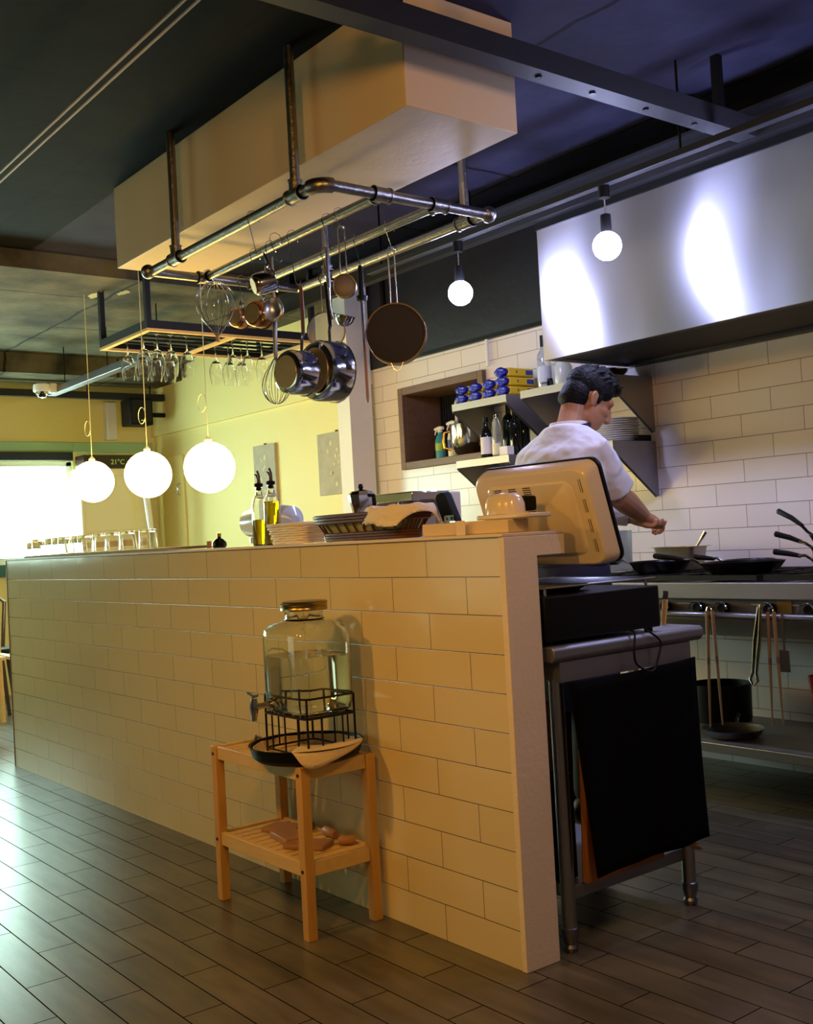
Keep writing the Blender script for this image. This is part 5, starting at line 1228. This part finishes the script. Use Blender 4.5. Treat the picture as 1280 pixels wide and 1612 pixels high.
# shirt
sh = MB()
ell(sh, [(0, 0, .965, .165, .118), (0, 0, .97, .172, .124), (0, 0, 1.05, .168, .122), (0, -.008, 1.15, .170, .125), (0, -.006, 1.25, .186, .138), (.003, .0, 1.34, .205, .138), (.005, .008, 1.395, .205, .118), (.007, .018, 1.43, .172, .10), (.008, .026, 1.458, .125, .09), (.009, .03, 1.482, .088, .08), (.01, .035, 1.488, .07, .07)])
dR = (elR-shR).normalized(); dL = (elL-shL).normalized()
def sleeve(s0, e0, d):
    pts = [s0 - d*.03, s0 + d*.0, s0 + d*.06, s0.lerp(e0, .6), s0.lerp(e0, .88)]
    sh.tube([p for p in pts], [.05, .060, .065, .068, .073], 24)
sleeve(shR, elR, dR); sleeve(shL, elL, dL)
so = sh.build('shirt', M_shirt, ck, smooth=180); remesh(so, .006, 9)
fx = bpy.data.textures.new('folds', 'CLOUDS'); fx.noise_scale = .11; fx.noise_depth = 2
md = so.modifiers.new('folds', 'DISPLACE'); md.texture = fx; md.strength = .030; md.mid_level = .5; md.texture_coords = 'LOCAL'
def ring_at(cs, rx, ry, n=32): return [Vector((cs.x + rx*cos(2*pi*j/n), cs.y + ry*sin(2*pi*j/n), cs.z + .0)) for j in range(n)]
c1 = Vector((.011, .035, 1.484))
co = MB(); co.rings([ring_at(c1+Vector((0, .0, -.014)), .082, .080), ring_at(c1+Vector((0, .006, .02)), .071, .072), ring_at(c1+Vector((0, .006, .021)), .067, .068), ring_at(c1+Vector((0, 0, -.012)), .076, .074)], caps=False, closed=True)
co.build('collar', M_cloth, ck)
ap = MB(); pts = [Vector((c1.x + .083*cos(2*pi*j/32), c1.y + .006 + .081*sin(2*pi*j/32), c1.z - .004 + .012*sin(2*pi*j/32))) for j in range(32)]
rg = [[p + (p-c1).normalized()*.0015 + Vector((0, 0, -.010)), p + (p-c1).normalized()*.0035 + Vector((0, 0, -.010)), p + (p-c1).normalized()*.0035 + Vector((0, 0, .012)), p + (p-c1).normalized()*.0015 + Vector((0, 0, .012))] for p in pts]
ap.rings(rg, closed=True); ap.build('apron_neck_strap', M_apron, ck)
# apron skirt and trousers
ak = MB(); ell(ak, [(0, .0, .42, .195, .135), (0, .0, .45, .197, .137), (0, .0, .7, .188, .135), (0, 0, .90, .178, .130), (0, 0, .985, .172, .126), (0, 0, .99, .165, .12)]); ao = ak.build('apron', M_apron, ck, smooth=60)
st_ = MB(); st_.rings([[Vector((.180*cos(2*pi*j/40), .1325*sin(2*pi*j/40), z)) for j in range(40)] for z in (.955, .975)] + [[Vector((.176*cos(2*pi*j/40), .1295*sin(2*pi*j/40), z)) for j in range(40)] for z in (.975, .955)], caps=False, closed=True)
st_.build('apron_tie', M_apron, ck)
tr_ = MB()
for s, fy in ((-1, .04), (1, -.05)): chain(tr_, [(s*.085, 0, .80), (s*.095, .03+fy, .48), (s*.10, .0+fy, .12)], [.095, .07, .062], 18)
tr_o = tr_.build('trousers', mat('black_trousers', '#101014', .8), ck, smooth=180); remesh(tr_o, .008, 3)
for s, fy in ((-1, .04), (1, -.05)):
    b = MB(); chain(b, [(s*.10, -.035+fy, .052), (s*.108, .05+fy, .05), (s*.117, .15+fy, .045)], [.050, .052, .043], 16)
    for v in b.v: v.z = max(v.z, .001)
    b.build('shoe', M_black, ck, smooth=180)
# white wrist wrap
d = (wrL-elL).normalized(); a0 = wrL - d*.085; a1 = wrL + d*.005
wb = MB(); wb.tube([a0, a0+d*.002, a0 + d*.04, a1 - d*.002, a1], [.034, .044, .042, .037, .028], 24); wo = wb.build('wrist_wrap', M_cloth, ck)
gl = MB()
for s in (-1, 1): gl.tube([Vector((s*.032 + .018*cos(2*pi*j/16), .093, -.001 + .013*sin(2*pi*j/16))) for j in range(16)], .0012, 6, closed=True); gl.tube([(s*.05, .09, .002), (s*.076, .0, .004)], .0012, 6)
